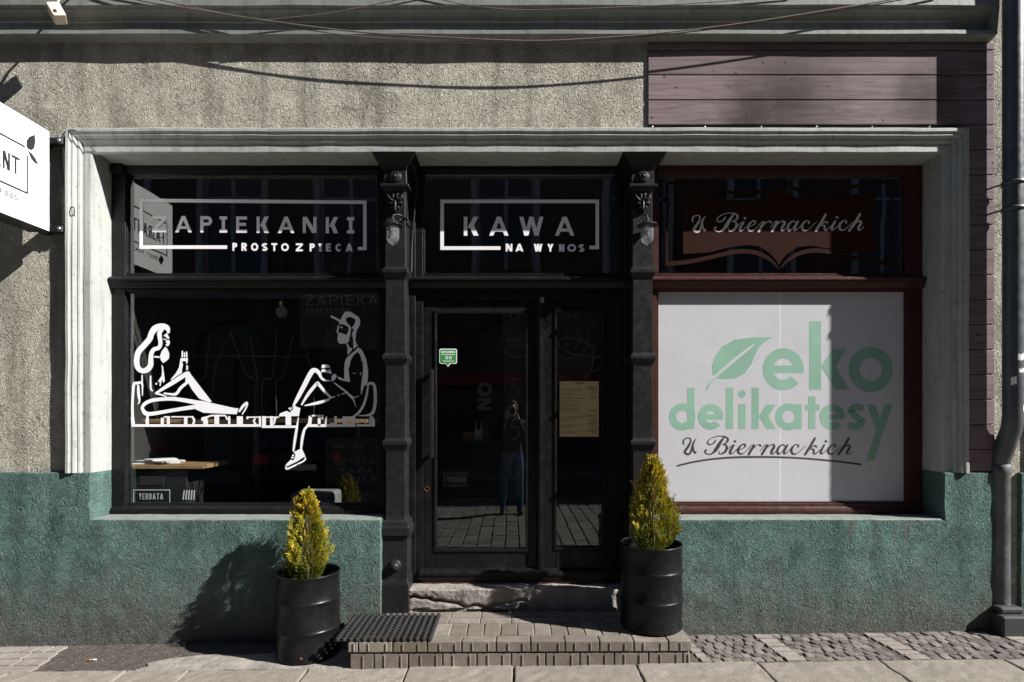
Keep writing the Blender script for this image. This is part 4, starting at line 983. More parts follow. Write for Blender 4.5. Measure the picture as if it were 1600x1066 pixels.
def thuja(loc, seed, h, r, **kw):
    rnd = random.Random(seed); e = empty('golden_thuja', loc, 0, **kw)
    t = MB(); t.tube([(0, 0, -.01), (.004, 0, h * .3), (0, .003, h * .6), (0, 0, h * .92)], [.012, .009, .005, .002], 8); t.build('trunk', BARK, e)
    verts = []; faces = []; tint = []
    def blade(p, d, nrm, L, w, tn):
        s_ = d.cross(nrm).normalized() * w; o = len(verts)
        m1 = p + d * L * .45; verts.extend([p, m1 - s_, p + d * L, m1 + s_]); faces.append((o, o + 1, o + 2, o + 3)); tint.append(tn)
    def rad(f):                                       # outline of the crown, narrow at the foot and pointed at the top
        return r * (max(0, min(1, (f + .02) / .30)) ** .5) * (max(0, 1 - f) ** .58) * 1.30 if f < 1 else 0
    nsp = 1900
    for i in range(nsp):
        f = rnd.random() ** .85; a = rnd.uniform(0, 2 * math.pi)
        lump = 1 + .20 * math.sin(a * 3 + seed + f * 9) + .15 * math.sin(a * 7 + f * 23 + seed)
        R0 = rad(f) * lump; k = rnd.random() ** .45; rr = R0 * (0.22 + .78 * k) * (1.10 if i % 11 == 0 else 1)
        p = Vector((rr * math.cos(a), rr * math.sin(a), f * h))
        out = Vector((math.cos(a), math.sin(a), 0))
        up = Vector((0, 0, 1)) * rnd.uniform(.75, 1.5) + out * rnd.uniform(.15, .8) + Vector((rnd.uniform(-.3, .3), rnd.uniform(-.3, .3), 0))
        d = up.normalized(); nrm = (out.cross(d) + Vector((rnd.uniform(-.5, .5), rnd.uniform(-.5, .5), rnd.uniform(-.2, .2)))).normalized()
        side = nrm.cross(d).normalized(); L = rnd.uniform(.030, .058) * (.75 + .35 * (1 - f)) * (1.45 if i % 11 == 0 else 1)
        tn0 = max(0, min(1, -.02 + .80 * k * (0.45 + .6 * f) + rnd.uniform(-.16, .22)))  # greener inside, with the shade of the inner gaps put into the tint too
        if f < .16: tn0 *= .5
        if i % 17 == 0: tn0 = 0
        blade(p - d * L * .2, d, nrm, L * .9, .0022, tn0 * .8)
        for q in range(7):
            u = .1 + .13 * q; sg = 1 if q % 2 else -1
            dd = (d * 1.0 + side * sg * rnd.uniform(.45, .95) + nrm * rnd.uniform(-.25, .25)).normalized()
            blade(p + d * L * u, dd, (nrm + side * rnd.uniform(-.6, .6)).normalized(), L * rnd.uniform(.35, .58) * (1 - .4 * u), rnd.uniform(.0024, .0042), max(0, min(1, tn0 + rnd.uniform(-.1, .18) + .12 * u)))
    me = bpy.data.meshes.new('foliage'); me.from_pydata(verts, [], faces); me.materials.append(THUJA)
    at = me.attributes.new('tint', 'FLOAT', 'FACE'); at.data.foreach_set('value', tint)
    o = bpy.data.objects.new('crown', me); COL.objects.link(o); o.parent = e
    tag(o, kind='stuff')
    return e
thuja((D1[0] - .008, D1[1], D1[2] + BH - .085), 3, .565, .114, label='golden thuja shrub growing in the drum beside the doormat', cat='shrub', group='thujas in drums')
thuja((D2[0] + .012, D2[1], D2[2] + BH - .085), 12, .605, .122, label='golden thuja shrub growing in the drum on the brick step', cat='shrub', group='thujas in drums')

# ---- two small bulkhead lanterns on the columns
def lantern(cx, side, **kw):
    z = zc(357); y = -.045; e = empty('wall_lantern', (cx, y, z), 0, **kw)
    cap = MB(); cap.lathe([(0, .062), (.004, .060), (.006, .052), (.004, .046), (.010, .040), (.014, .036), (.012, .030), (.026, .024), (.038, .012), (.042, .004), (.052, .000), (.068, -.006), (.070, -.009), (.066, -.011), (.040, -.008), (.0, -.006)], 28)
    cap.build('cap', LAMPBLK, e)
    gl = MB(); gl.lathe([(.042, -.008), (.043, -.030), (.043, -.080), (.041, -.100), (.034, -.116), (.022, -.128), (.008, -.134), (.004, -.142), (0, -.146)], 28); gl.build('glass_dome', LAMPGLASS, e)
    bl = MB(); bl.lathe([(.010, -.010), (.010, -.030), (.008, -.036), (.016, -.056), (.019, -.072), (.015, -.086), (.006, -.094), (0, -.096)], 16); bl.build('bulb', MATS['lamp_glass'], e)
    so = MB(); so.lathe([(0, -.006), (.016, -.006), (.016, -.034), (.0, -.036)], 14); so.build('socket', WHITEP, e)
    am = MB(); am.tube([(0, .0, .058), (side * .006, .01, .066), (side * .03, .024, .074), (side * .058, .045, .072), (side * .080, .085, .066), (side * .078, .16, .060)], .0055, 8)
    am.tube([(side * .03, .024, .020), (side * .045, .040, .045), (side * .040, .060, .066)], .004, 6); am.build('arm', LAMPBLK, e)
    fl = MB(); fl.box((side * .064 - .018, .10, .040), (side * .064 + .018, .19, .085)); fl.build('mounting_plate', LAMPBLK, e, bevel=.003)
    return e
lantern(C1 - .002, 1, label='small black lantern with glass dome on the column beside the cafe window', cat='lantern', group='lanterns on the iron columns')
lantern(C2 + .012, -1, label='small black lantern with glass dome on the column beside the deli window', cat='lantern', group='lanterns on the iron columns')

# ---- projecting light-box sign
SXF = -3.065; SY_ = (-.87, -.09); SZ = (2.715, 3.384)
sg = empty('projecting_sign', (SXF - .07, -.09, 2.715), label='white square projecting sign with black FAJRANT lettering and leaf mark', cat='sign')
bx = MB(); bx.box((SXF - .14, SY_[0], SZ[0]), (SXF - .004, SY_[1], SZ[1])); keep(bx.build('case', SIGNB, bevel=.003), sg)
for xx, s_ in ((SXF, 1), (SXF - .144, -1)):
    q = MB(); q.box((xx - .004 * (s_ > 0), SY_[0] + .006, SZ[0] + .006), (xx + .004 * (s_ < 0), SY_[1] - .006, SZ[1] - .006)); keep(q.build('face_panel', SIGNW), sg)
def sign_print(xx, flip):
    p = Print(fn=lambda u, z, k: Vector((xx + (k + .0008) * flip, (u if flip > 0 else SY_[0] + SY_[1] - u), z)), step=.0001)
    # here the y axis of the art is height in metres (up), so glyph top/bottom are given as (top, bottom)
    t = .011
    def G(c, a, b, top, bot, tt):
        q = Print(fn=lambda u, v, k: p.fn(u, top - v, k), step=.0001); q.mb = p.mb; q.k = p.k; q.glyph(c, a, b, 0, top - bot, tt); p.k = q.k
    p.rect(-.785, 3.196, -.285, 3.184); p.rect(-.785, 2.912, -.263, 2.900); p.rect(-.785, 2.912, -.774, 3.184); p.rect(-.274, 2.912, -.263, 3.145)
    x = -.735
    for c, w in zip('FAJRANT', (.040, .058, .036, .042, .058, .050, .058)):
        G(c, x, x + w, 3.10, 2.993, .0135); x += w + (.35 - .058 * .2 - .342 + .0) * 0 + .0115
    x = -.712
    for c in 'STREET FOOD':
        w = .021
        if c != ' ': G(c, x, x + w, 2.864, 2.833, .005)
        x += .0355
    p.poly([(-.262, 3.188), (-.275, 3.20), (-.273, 3.235), (-.255, 3.268), (-.212, 3.302), (-.207, 3.262), (-.215, 3.215), (-.235, 3.192)])
    p.poly([(-.265, 3.178), (-.235, 3.172), (-.205, 3.152), (-.182, 3.122), (-.215, 3.122), (-.240, 3.138)])
    keep(p.build('sign_print', SIGNB), sg)
sign_print(SXF, 1); sign_print(SXF - .144, -1)
for zz in (SZ[0] + .035, SZ[1] - .045):
    q = MB(); q.box((SXF - .10, SY_[1] - .004, zz - .03), (SXF - .05, .004, zz + .03)); q.box((SXF - .05, -.055, zz - .022), (SXF + .055, -.012 + .004, zz + .022)); keep(q.build('bracket', SIGNB, bevel=.003), sg)
    b_ = MB(); b_.lathe([(0, .012), (.010, .010), (.012, 0)], 8, (SXF + .035, -.055, zz), 'y'); keep(b_.build('bolt', CHROME), sg)

# ---- cables
def cable(name, pts, r, mat, label, n=8):
    P = catmull([tuple(p) for p in pts], 8); t = MB(); t.tube(P, r, n); return tag(t.build(name, mat), label, 'cable')
cw = lambda L, y: [W(px, py, y) for px, py in L]
cable('sign_cable', [W(82, 357, -.03), W(96, 352, -.010), W(112, 351, -.010), W(116, 326, -.06), W(108, 322, -.03), W(101, 300, -.012), W(96, 262, -.012), W(95, 225, -.012), W(101, 207, -.03), W(113, 204, -.062), W(122, 208, -.062), W(140, 228, -.03), W(152, 240, .0), W(172, 256, .10)], .0035, BLKWIRE,
      'thin black cable looping from the projecting sign over the window corner')
cable('overhead_cable', cw([(150, -22), (215, 0), (300, 14), (420, 33), (560, 50), (700, 59), (830, 64), (930, 60), (1030, 52), (1150, 38), (1270, 20), (1395, -1), (1480, -18)], -.115), .0045, WIRE, 'thick grey cable sagging across the cornice')
cable('overhead_cable', cw([(180, -16), (300, 11), (420, 36), (540, 55), (660, 63), (760, 66), (880, 66), (1000, 58), (1120, 45), (1250, 27), (1380, 5), (1470, -12)], -.108), .0035, WIRE, 'thinner grey cable twisted beside the thick sagging one')
cable('overhead_cable', cw([(395, 33), (450, 28), (520, 20), (600, 4), (680, -12)], -.10), .003, WIRE, 'short thin cable rising to the cornice top')
cable('overhead_cable', cw([(640, -14), (720, 6), (800, 15), (900, 14), (1000, 10), (1120, 3), (1240, -8)], -.10), .003, WIRE, 'long thin cable close under the cornice top')
cable('column_cable', [W(637, 246, .0), W(646, 262, .06), W(652, 290, .12), W(648, 330, .145), W(644, 380, .15), W(643, 428, .12)], .004, BLKWIRE, 'black cable hanging beside the column of the cafe window')

# ---- beige sensor box hung from the cornice
q = W(89, 21, -.20)
sb = empty('sensor_box', q, label='small tilted beige plastic box hanging from the cornice', cat='sensor')
b_ = MB(); b_.box((-.036, -.040, -.050), (.036, .040, .050)); o = b_.build('housing', BEIGE, sb, bevel=.008, seg=2); o.rotation_euler = (R(-18), R(-24), R(38))
c_ = MB(); c_.lathe([(0, .004), (.010, .003), (.012, 0)], 12, (-.012, -.043, -.022), 'y'); o2 = c_.build('lens', SIGNB, sb); o2.rotation_euler = o.rotation_euler
a_ = MB(); a_.tube([(0, 0, .06), (.004, .02, .12), (.01, .09, .18), (.01, .14, .20)], .008, 8); a_.build('bracket', BEIGE, sb)

# ---- downpipe
PX = W(1583, 0, -.108).x; PY = -.108
dp = empty('downpipe', (PX, PY, GZ(PX)), label='grey painted rain downpipe with iron boot beside the plank wall', cat='pipe')
P_ = MB(); P_.tube([(PX, .008, 1.14), (PX, -.004, 1.20), (PX, -.055, 1.32), (PX, PY + .012, 1.42), (PX, PY, 1.50), (PX, PY, 2.0), (PX, PY, 9)], .058, 28, caps=False); keep(P_.build('pipe', PIPE), dp)
P_ = MB(); P_.lathe([(.064, .10), (.064, 1.10), (.069, 1.11), (.069, 1.17), (.060, 1.18)], 28, (PX, .008, 0)); keep(P_.build('lower_sleeve', plain('iron_boot_paint', (.075, .080, .085), .5, var=.4, scale=9, bmp=.003, kind='Pos')), dp)
P_ = MB(); P_.box((PX - .095, -.14, GZ(PX) - .02), (PX + .12, .03, .19)); P_.box((PX - .075, -.10, .19), (PX + .08, .03, .235)); keep(P_.build('boot', plain('iron_boot_dark', (.035, .035, .036), .6, var=.3), bevel=.014, seg=2), dp)
for zz in (3.03, 2.86):
    P_ = MB(); P_.lathe([(.060, -.012), (.064, -.012), (.064, .012), (.060, .012)], 28, (PX, PY, zz)); P_.tube([(PX - .055, PY + .01, zz), (PX - .085, PY + .05, zz - .004), (PX - .10, .0, zz - .005)], .006, 6); keep(P_.build('clamp', PIPE), dp)
for k_, (a0, a1, z0, z1) in enumerate(((-.3, .9, 1.86, 1.90), (-.2, .8, 1.78, 1.805), (-.9, -.4, 1.70, 1.75), (.45, 1.0, 1.60, 1.64), (.3, .7, 1.53, 1.57))):
    v = []; m_ = 8
    for z in (z0, z1):
        for i in range(m_ + 1):
            a = a0 + (a1 - a0) * i / m_; rr = .0592; v.append((PX + rr * math.sin(a), PY - rr * math.cos(a), z + .006 * math.sin(i * 2.1 + k_) + .01 * i / m_))
    q = MB(); q.add(v, [(i, i + 1, m_ + 2 + i, m_ + 1 + i) for i in range(m_)]); keep(q.build('torn_sticker', WHITEP), dp)

# ---- menu sheet and sticker on the door
ym = YD + .018
mn = empty('menu_sheet', W(905, 683, ym), label='kraft paper menu sheet fixed inside the narrow door leaf', cat='menu')
p = Print(ym); p.rect(874.5, 596, 935.5, 682.5); keep(p.build('paper', PAPER), mn)
p = Print(ym - .0006); rnd = random.Random(5)
p.word('MENU', 899, 913, 597.5, 600, .7)
def tline(y, a, b, h=.8):
    x = a
    while x < b:
        w = rnd.uniform(1.2, 3.6); p.rect(x, y, min(x + w, b), y + h); x += w + .7
for hd, ys in ((604.5, [608, 610.5, 614, 616.5, 620, 622.5, 626, 628.5, 632, 634.5, 638, 640.5, 643.5]), (649, [652, 655, 658]), (661, [665, 667.5]), (672.5, [675.5])):
    tline(hd, 918, 932, 1.3); p.rect(885, hd + 2, 932, hd + 2.3)
    for y in ys:
        tline(y, 877, 877 + rnd.uniform(12, 38), .8)
        if rnd.random() < .8: tline(y, 923, 932, .8)
keep(p.build('menu_text', plain('menu_ink', (.09, .065, .035), .8)), mn)
st = empty('green_sticker', W(700, 572, YD + .016), label='green REVIEWED sticker with white border on the wide door leaf', cat='sticker')
def rr(x0, y0, x1, y1, r, tail=None):
    out = []
    for cx_, cy_, a in ((x1 - r, y0 + r, -90), (x1 - r, y1 - r, 0), (x0 + r, y1 - r, 90), (x0 + r, y0 + r, 180)):
        for k in range(5): b = R(a + 22.5 * k); out.append((cx_ + r * math.cos(b), cy_ + r * math.sin(b)))
        if tail and a == 0: out += tail
    return out
p = Print(YD + .017); p.poly(rr(686.5, 545, 714, 568.5, 3, [(704, 568.5), (700, 573.5), (696.5, 568.5)])); keep(p.build('border', WHITEV), st)
p = Print(YD + .016); p.poly(rr(687.8, 546.2, 712.8, 567.3, 2.5, [(703, 567.3), (700, 571.5), (697.3, 567.3)])); keep(p.build('field', GREENS), st)
p = Print(YD + .0152); p.word('REVIEWED', 689.5, 711, 548.5, 552, .8); p.rect(690, 554, 710.5, 554.8); p.disc(697.8, 559.3, 2.3); p.disc(703.4, 559.3, 2.3); p.word('TRIPADVISOR', 692, 709, 563.6, 565.4, .45); keep(p.build('sticker_text', WHITEV), st)
p = Print(YD + .0142); p.disc(697.8, 559.3, 1.1); p.disc(703.4, 559.3, 1.1); keep(p.build('owl_eyes', SIGNB), st)

# ---- cigarette end and litter
ce = empty('cigarette_end', W(137, 1023, -.30), label='cigarette end with orange filter lying on the trodden earth', cat='cigarette end')
x = (137 - CX) * .925 / K; ce.location = (x, -.29, GZ(x) - .012)
t = MB(); t.tube([(0, 0, .006), (.022, .002, .006)], .0045, 8); t.build('filter', plain('cork_paper', (.55, .22, .05), .7), ce)
t = MB(); t.tube([(.022, .002, .006), (.05, .004, .006)], .0045, 8); t.build('paper', WHITEP, ce)

# ================================================================== INSIDE THE CAFE
def at(px, py, y): return W(px, py, y)
# crate with board and magazines close to the glass
cr = empty('drink_crate', W(240, 789, .40), label='black drink crate marked YERBATA behind the cafe glass', cat='crate')
yc = .36; q = MB(); q.pbox(200, 292, 733, 806, yc, yc + .30); keep(q.build('crate_body', SIGNB, bevel=.006), cr)
q = MB(); q.pbox(217, 256, 744, 759, yc - .004, yc + .002); keep(q.build('hand_hole', DARKIN, bevel=.004), cr)
p = Print(yc - .003); x0, x1, y0, y1 = 208, 266, 765, 787
for r_ in ((x0, y0, x1, y0 + 1.6), (x0, y1 - 1.6, x1, y1), (x0, y0 + 1.6, x0 + 1.6, y1 - 1.6), (x1 - 1.6, y0 + 1.6, x1, y1 - 1.6)): p.rect(*r_)
p.word('YERBATA', 217, 255, 771, 780.5, 1.35, .28); keep(p.build('crate_print', plain('crate_print', (.62, .66, .66), .6), label='white YERBATA print in a frame'), cr)
p = Print(yc - .003)
for i in range(5): p.diag(287 + i * 4, 766, 285 + i * 4.2, 781, 2.0)
keep(p.build('crate_stripes', WHITEV), cr)
bd = MB(); bd.pbox(196, 318, 727, 733, yc - .03, yc + .34); tag(bd.build('wooden_board', WOOD, bevel=.003), 'thin wooden board laid across the black drink crate', 'board')
rnd = random.Random(4); zz = W(0, 727, yc - .03).z + .001
for i, lb in enumerate(('folded white newspaper at the bottom of the pile on the board', 'grey magazine in the middle of the pile on the board', 'white leaflet on top of the pile on the board')):
    q = MB(); w, d = (.30, .20) if i < 2 else (.2, .15); q.box((-w / 2, -d / 2, 0), (w / 2, d / 2, .010)); o = q.build('magazine', [WHITEP, GREYV, WHITEV][i], bevel=.002)
    c = W(246, 727, yc + .1); o.location = (c.x + rnd.uniform(-.02, .04), yc + .14, zz + .0112 * i); o.rotation_euler.z = (.25, -.35, .7)[i]; tag(o, lb, 'magazine')
# counter board along the window, its brackets
ct = empty('window_counter', W(390, 806, .7), label='narrow wooden counter running behind the cafe window', cat='counter')
q = MB(); q.pbox(206, 575, 655, 661, .55, .92); keep(q.build('counter_top', WOOD, bevel=.003), ct)
for px in (240, 400, 560):
    q = MB(); q.pbox(px - 4, px + 4, 661, 830, .86, .90); keep(q.build('leg', SIGNB), ct)
# wire rack of bent rods
RODM = plain('dull_rod', (.06, .06, .06), .4)
wr = empty('wire_rack', W(400, 655, .75), label='rack of thin bent metal rods standing on the window counter', cat='rack')
for i, pts in enumerate(([(283, 520), (290, 560), (296, 588)], [(328, 518), (324, 560), (321, 585), (312, 594), (300, 592)], [(352, 535), (340, 565), (333, 596)], [(360, 518), (375, 560), (386, 588), (398, 595)], [(391, 528), (398, 570), (402, 592)], [(433, 518), (428, 570), (424, 592), (410, 596)], [(458, 525), (447, 570), (440, 592), (432, 598)], [(471, 518), (482, 560), (490, 592)])):
    t = MB(); t.tube(catmull([tuple(W(a, b, .75)) for a, b in pts + [(pts[-1][0], 655)]], 5), .005, 6); keep(t.build('rod', RODM), wr)
t = MB(); t.tube([W(270, 557, .74), W(480, 557, .74)], .005, 6); keep(t.build('cross_rod', RODM), wr)
# pendant bulb
q = W(440, 487, .75); pb = empty('pendant_bulb', q, label='clear globe bulb hanging on a cord behind the cafe window', cat='lamp')
t = MB(); t.tube([q + Vector((0, 0, .09)), (q.x, q.y, 3.335)], .003, 6); keep(t.build('cord', BLKWIRE), pb)
t = MB(); t.lathe([(0, .10), (.016, .098), (.018, .05), (.016, .046)], 14, q); keep(t.build('socket', CHROME), pb)
t = MB(); t.lathe([(.016, .05), (.022, .040), (.042, .018), (.048, -.006), (.042, -.030), (.024, -.046), (0, -.052)], 20, q); keep(t.build('globe', LAMPGLASS), pb)
# chalk boards
def board(name, px0, px1, py0, py1, y, words, label, strokes=()):
    e = empty(name, W((px0 + px1) / 2, py1, y), label=label, cat='blackboard')
    q = MB(); q.pbox(px0, px1, py0, py1, y, y + .02); keep(q.build('board', BOARD, bevel=.003), e)
    p = Print(y - .002)
    for txt, a, b, c, d, t in words: p.word(txt, a, b, c, d, t)
    for s_ in strokes: p.stroke(s_, cap=False)
    keep(p.build('chalk_writing', CHALK), e); return e
board('blackboard', 468, 640, 452, 545, 1.3, [('ZAPIEKANKI', 478, 634, 461, 477, 1.6), ('TRADYCYJNE', 478, 548, 482, 490, .9)], 'upper blackboard lettered ZAPIEKANKI behind the cafe window')
board('blackboard', 508, 640, 685, 815, .85, [('SZYBKA', 523, 585, 715, 726, .9), ('KAWA', 533, 582, 729, 740, .9), ('MOZE BYC', 536, 605, 745, 754, .9), ('DOBRA', 545, 600, 768, 780, .9), ('YERBATA', 520, 538, 696, 700, .5), ('MATE', 552, 568, 696, 700, .5)], 'lower blackboard chalked SZYBKA KAWA behind the cafe window',
      [[(x0, 693, .7), (x1, 693, .7), (x1, 703, .7), (x0, 703, .7), (x0, 692.6, .7)] for x0, x1 in ()])
board('blackboard', 786, 858, 478, 780, .62, [('CI', 797, 812, 488, 502, 1.0), ('ESPRES', 793, 820, 528, 535, .7), ('5', 797, 812, 592, 622, 1.2), ('5', 797, 812, 655, 688, 1.2), ('0', 796, 813, 710, 750, 1.0)], 'tall blackboard with chalked prices behind the wide door leaf',
      [[(789, 548, 1.0), (800, 540, 1.0), (822, 541, 1.0)], [(789, 548, 1.0), (800, 558, 1.0), (822, 556, 1.0)]])
cup = [[(872, 535, 1.6), (884, 528, 1.6), (905, 532, 1.6), (922, 540, 1.6), (928, 548, 1.6), (915, 556, 1.6), (890, 552, 1.6), (873, 540, 1.6), (874, 532, 1.4)], [(871, 548, 2), (868, 570, 2), (874, 588, 2), (890, 597, 1.6)], [(927, 552, 2), (924, 576, 2), (914, 594, 1.6)],
       [(926, 560, 2.4), (938, 558, 2.4), (942, 570, 2.4), (932, 580, 2.4), (922, 580, 2)], [(890, 553, 1), (884, 535, 1), (886, 522, 1), (893, 517, 1)], [(898, 546, 1), (906, 530, 1), (902, 512, 1), (908, 506, 1)], [(906, 553, 1), (918, 540, 1), (918, 518, 1), (928, 506, 1)]]
bb = board('blackboard', 862, 990, 478, 640, .42, [('UZE', 872, 908, 486, 497, 1.0)], 'blackboard with a chalked steaming cup behind the narrow door leaf', cup)
p = Print(.4188); p.poly([(870, 550), (880, 556), (905, 560), (926, 554), (924, 574), (914, 594), (890, 597), (876, 588), (869, 570)]); keep(p.build('chalk_shading', plain('chalk_smudge', (.075, .075, .073), .9, var=.5, scale=50)), bb)
# bar back with bottles and a tilted letter sign
sh = empty('bar_shelf', W(740, 690, 1.2), label='dark bar shelf with small boxes behind the door', cat='shelf')
q = MB(); q.pbox(690, 786, 689, 692, 1.15, 1.45); keep(q.build('shelf_board', SIGNB), sh)
q = MB(); q.pbox(690, 786, 692, 806, 1.2, 1.45); keep(q.build('cabinet', DARKIN), sh)
for i, (px, lb) in enumerate(((744, 'clear bottle at the left end of the bar shelf'), (752, 'pale bottle in the middle of the bar shelf'), (760, 'brown bottle at the right end of the bar shelf'))):
    c = W(px, 689, 1.25); t = MB(); s_ = 1.15; t.lathe([(0, 0), (.022, 0), (.024, .01), (.024, .09), (.012, .12), (.009, .125), (.009, .16), (.011, .162), (.011, .17), (0, .17)], 14, c)
    tag(t.build('bottle', plain(('bottle_clear', 'bottle_pale', 'bottle_brown')[i], ((.25, .26, .27), (.35, .35, .33), (.16, .09, .04))[i], .25)), lb, 'bottle')
for i, (a, b, c, d, col, lb) in enumerate(((723, 740, 676, 689, (.22, .13, .05), 'brown cardboard box on the bar shelf'), (741, 754, 672, 689, (.3, .3, .3), 'white paper box on the bar shelf'))):
    q = MB(); q.pbox(a, b, c, d, 1.2, 1.32); tag(q.build('paper_box', plain('box_%d' % i, col, .7), bevel=.003), lb, 'box')
ls = empty('letter_sign', W(757, 645, 1.3), label='grey sideways letters standing on the bar behind the door', cat='letter sign')
def rot(x, y, k): return W(757 + (y - 617), 617 - (x - 757), 1.3) + Vector((0, -k, 0))
p = Print(fn=rot); p.glyph('N', 733, 752, 606, 628, 5); p.glyph('O', 754, 777, 606, 629, 6); keep(p.build('letters', plain('grey_letters', (.20, .20, .20), .6)), ls)
yb = empty('yerbata_plate', W(711, 762, .5), label='small black plate reading YERBATA low behind the wide door leaf', cat='plate')
q = MB(); q.pbox(692, 731, 738, 761, .5, .51); keep(q.build('plate', SIGNB, bevel=.003), yb)
p = Print(.498); p.word('YERBATA', 698, 728, 745, 753, 1.4, .16); p.rect(693, 739, 730, 739.8); p.rect(693, 759.5, 730, 760.3); p.rect(693, 740, 693.8, 759.4); keep(p.build('plate_print', plain('grey_print', (.22, .23, .24), .7)), yb)
# low pouffe seen in the bottom right corner of the cafe pane
q = MB(); q.pbox(452, 520, 770, 806, .5, .75); tag(q.build('grey_cushion', plain('grey_felt', (.16, .16, .165), .95), bevel=.03, seg=3), 'grey cushion lying behind the cafe glass', 'cushion')

# ================================================================== ACROSS THE STREET (seen in the glass)
FY = -11.5
BRK = None
def brick_wall_mat():
    m, nt, nd, lk, bs = nodes_of('far_brick')
    b = N(nt, 'ShaderNodeTexBrick'); b.inputs['Scale'].default_value = 1.0
    b.inputs['Brick Width'].default_value = .27; b.inputs['Row Height'].default_value = .08; b.inputs['Mortar Size'].default_value = .008
    b.inputs['Color1'].default_value = (.10, .035, .024, 1); b.inputs['Color2'].default_value = (.07, .026, .019, 1); b.inputs['Mortar'].default_value = (.075, .062, .053, 1)
    g = N(nt, 'ShaderNodeNewGeometry'); sp = N(nt, 'ShaderNodeSeparateXYZ'); cb = N(nt, 'ShaderNodeCombineXYZ')
    lk.new(g.outputs['Position'], sp.inputs[0]); lk.new(sp.outputs[0], cb.inputs[0]); lk.new(sp.outputs[2], cb.inputs[1]); lk.new(cb.outputs[0], b.inputs['Vector'])
    lk.new(b.outputs['Color'], bs.inputs['Base Color']); bs.inputs['Roughness'].default_value = .9; return m
ob = empty('brick_house', (0, FY, GZ(0)), label='red brick town house across the street with white tall windows and arched shops', cat='building')
MB().box((-48, FY - 8, -.4), (48, FY - .30, 13.5)).build('core', DARKWALL, None)
core_ = bpy.data.objects['core']; keep(core_, ob)
cols = [-14.2, -10.9, -7.7, -4.5, -.2, 3.4, 6.8, 10.2, 13.6]
ww, wt = .80, (5.35, 8.35)
arc_w, a_sp, a_top = 1.0, 3.0, 4.05
wall_ = MB(); xs = [-22]
def seg(x0, x1, z0, z1): wall_.add([(x0, FY, z0), (x1, FY, z0), (x1, FY, z1), (x0, FY, z1)], [(0, 1, 2, 3)])
prev = -48
for cx_ in cols:
    for (z0, z1, h0, h1) in ((-.4, 4.6, -.4, a_sp), (4.6, 8.9, *wt), (8.9, 13.5, 9.4, 12.0)):
        hw = arc_w if z0 < 0 else ww
        seg(prev, cx_ - hw if z0 < 0 else cx_ - hw, z0, z1) if z0 < 0 else seg(prev + (arc_w - ww if prev > -22 else 0) - (arc_w - ww if prev > -22 else 0), cx_ - hw, z0, z1)
        seg(cx_ - hw, cx_ + hw, h1 if z0 > 0 else a_top, z1)
        if z0 > 0: seg(cx_ - hw, cx_ + hw, z0, h0); seg(cx_ + hw, cx_ + arc_w, z0, z1)
        else:
            n_ = 10
            for k in range(n_):
                xa = cx_ - hw + 2 * hw * k / n_; xb = cx_ - hw + 2 * hw * (k + 1) / n_
                za = a_sp + (a_top - a_sp) * math.sqrt(max(0, 1 - ((xa - cx_) / hw) ** 2)); zb2 = a_sp + (a_top - a_sp) * math.sqrt(max(0, 1 - ((xb - cx_) / hw) ** 2))
                wall_.add([(xa, FY, za), (xb, FY, zb2), (xb, FY, a_top), (xa, FY, a_top)], [(0, 1, 2, 3)])
    prev = cx_ + arc_w
seg(prev, 48, -.4, 13.5)
keep(wall_.build('brick_wall', brick_wall_mat()), ob)
WF = plain('white_window_paint', (.30, .31, .33), .5, var=.1); PL = plain('pale_render', (.20, .195, .185), .85, var=.2)
DG = plain('dark_pane', (.02, .022, .026), .06, spec=.6); RED = plain('red_fascia', (.20, .02, .016), .5)
def house_window(cx_, z0, z1):
    f = MB(); y = FY + .05
    for xx in (cx_ - ww - .16, cx_ + ww): f.box((xx, y - .10, z0 - .1), (xx + .16, y + .03, z1 + .1))
    f.box((cx_ - ww - .2, y - .10, z1 + .101), (cx_ + ww + .2, y + .10, z1 + .3))
    f.box((cx_ - .05, y - .18, z0), (cx_ + .05, y - .12, z1)); f.box((cx_ - ww, y - .18, z0 + (z1 - z0) * .66), (cx_ - .051, y - .12, z0 + (z1 - z0) * .66 + .09)); f.box((cx_ + .051, y - .18, z0 + (z1 - z0) * .66), (cx_ + ww, y - .12, z0 + (z1 - z0) * .66 + .09))
    f.box((cx_ - ww, y - .18, z0), (cx_ - ww + .08, y - .12, z1)); f.box((cx_ + ww - .08, y - .18, z0), (cx_ + ww, y - .12, z1))
    w_ = f.build('window', WF); keep(w_, ob)
    for sx in (-1, 1):
        pn = MB(); a, b = sorted((cx_ + sx * .05, cx_ + sx * (ww - .08))); pn.add([(a, y - .16, z0), (b, y - .16, z0), (b, y - .16, z1), (a, y - .16, z1)], [(0, 1, 2, 3)]); pn.build('window_pane', DG, w_)
    s_ = MB(); s_.box((cx_ - ww - .22, FY - .05, z0 - .26), (cx_ + ww + .22, FY + .14, z0 - .101)); s_.build('window_sill', PL, w_)
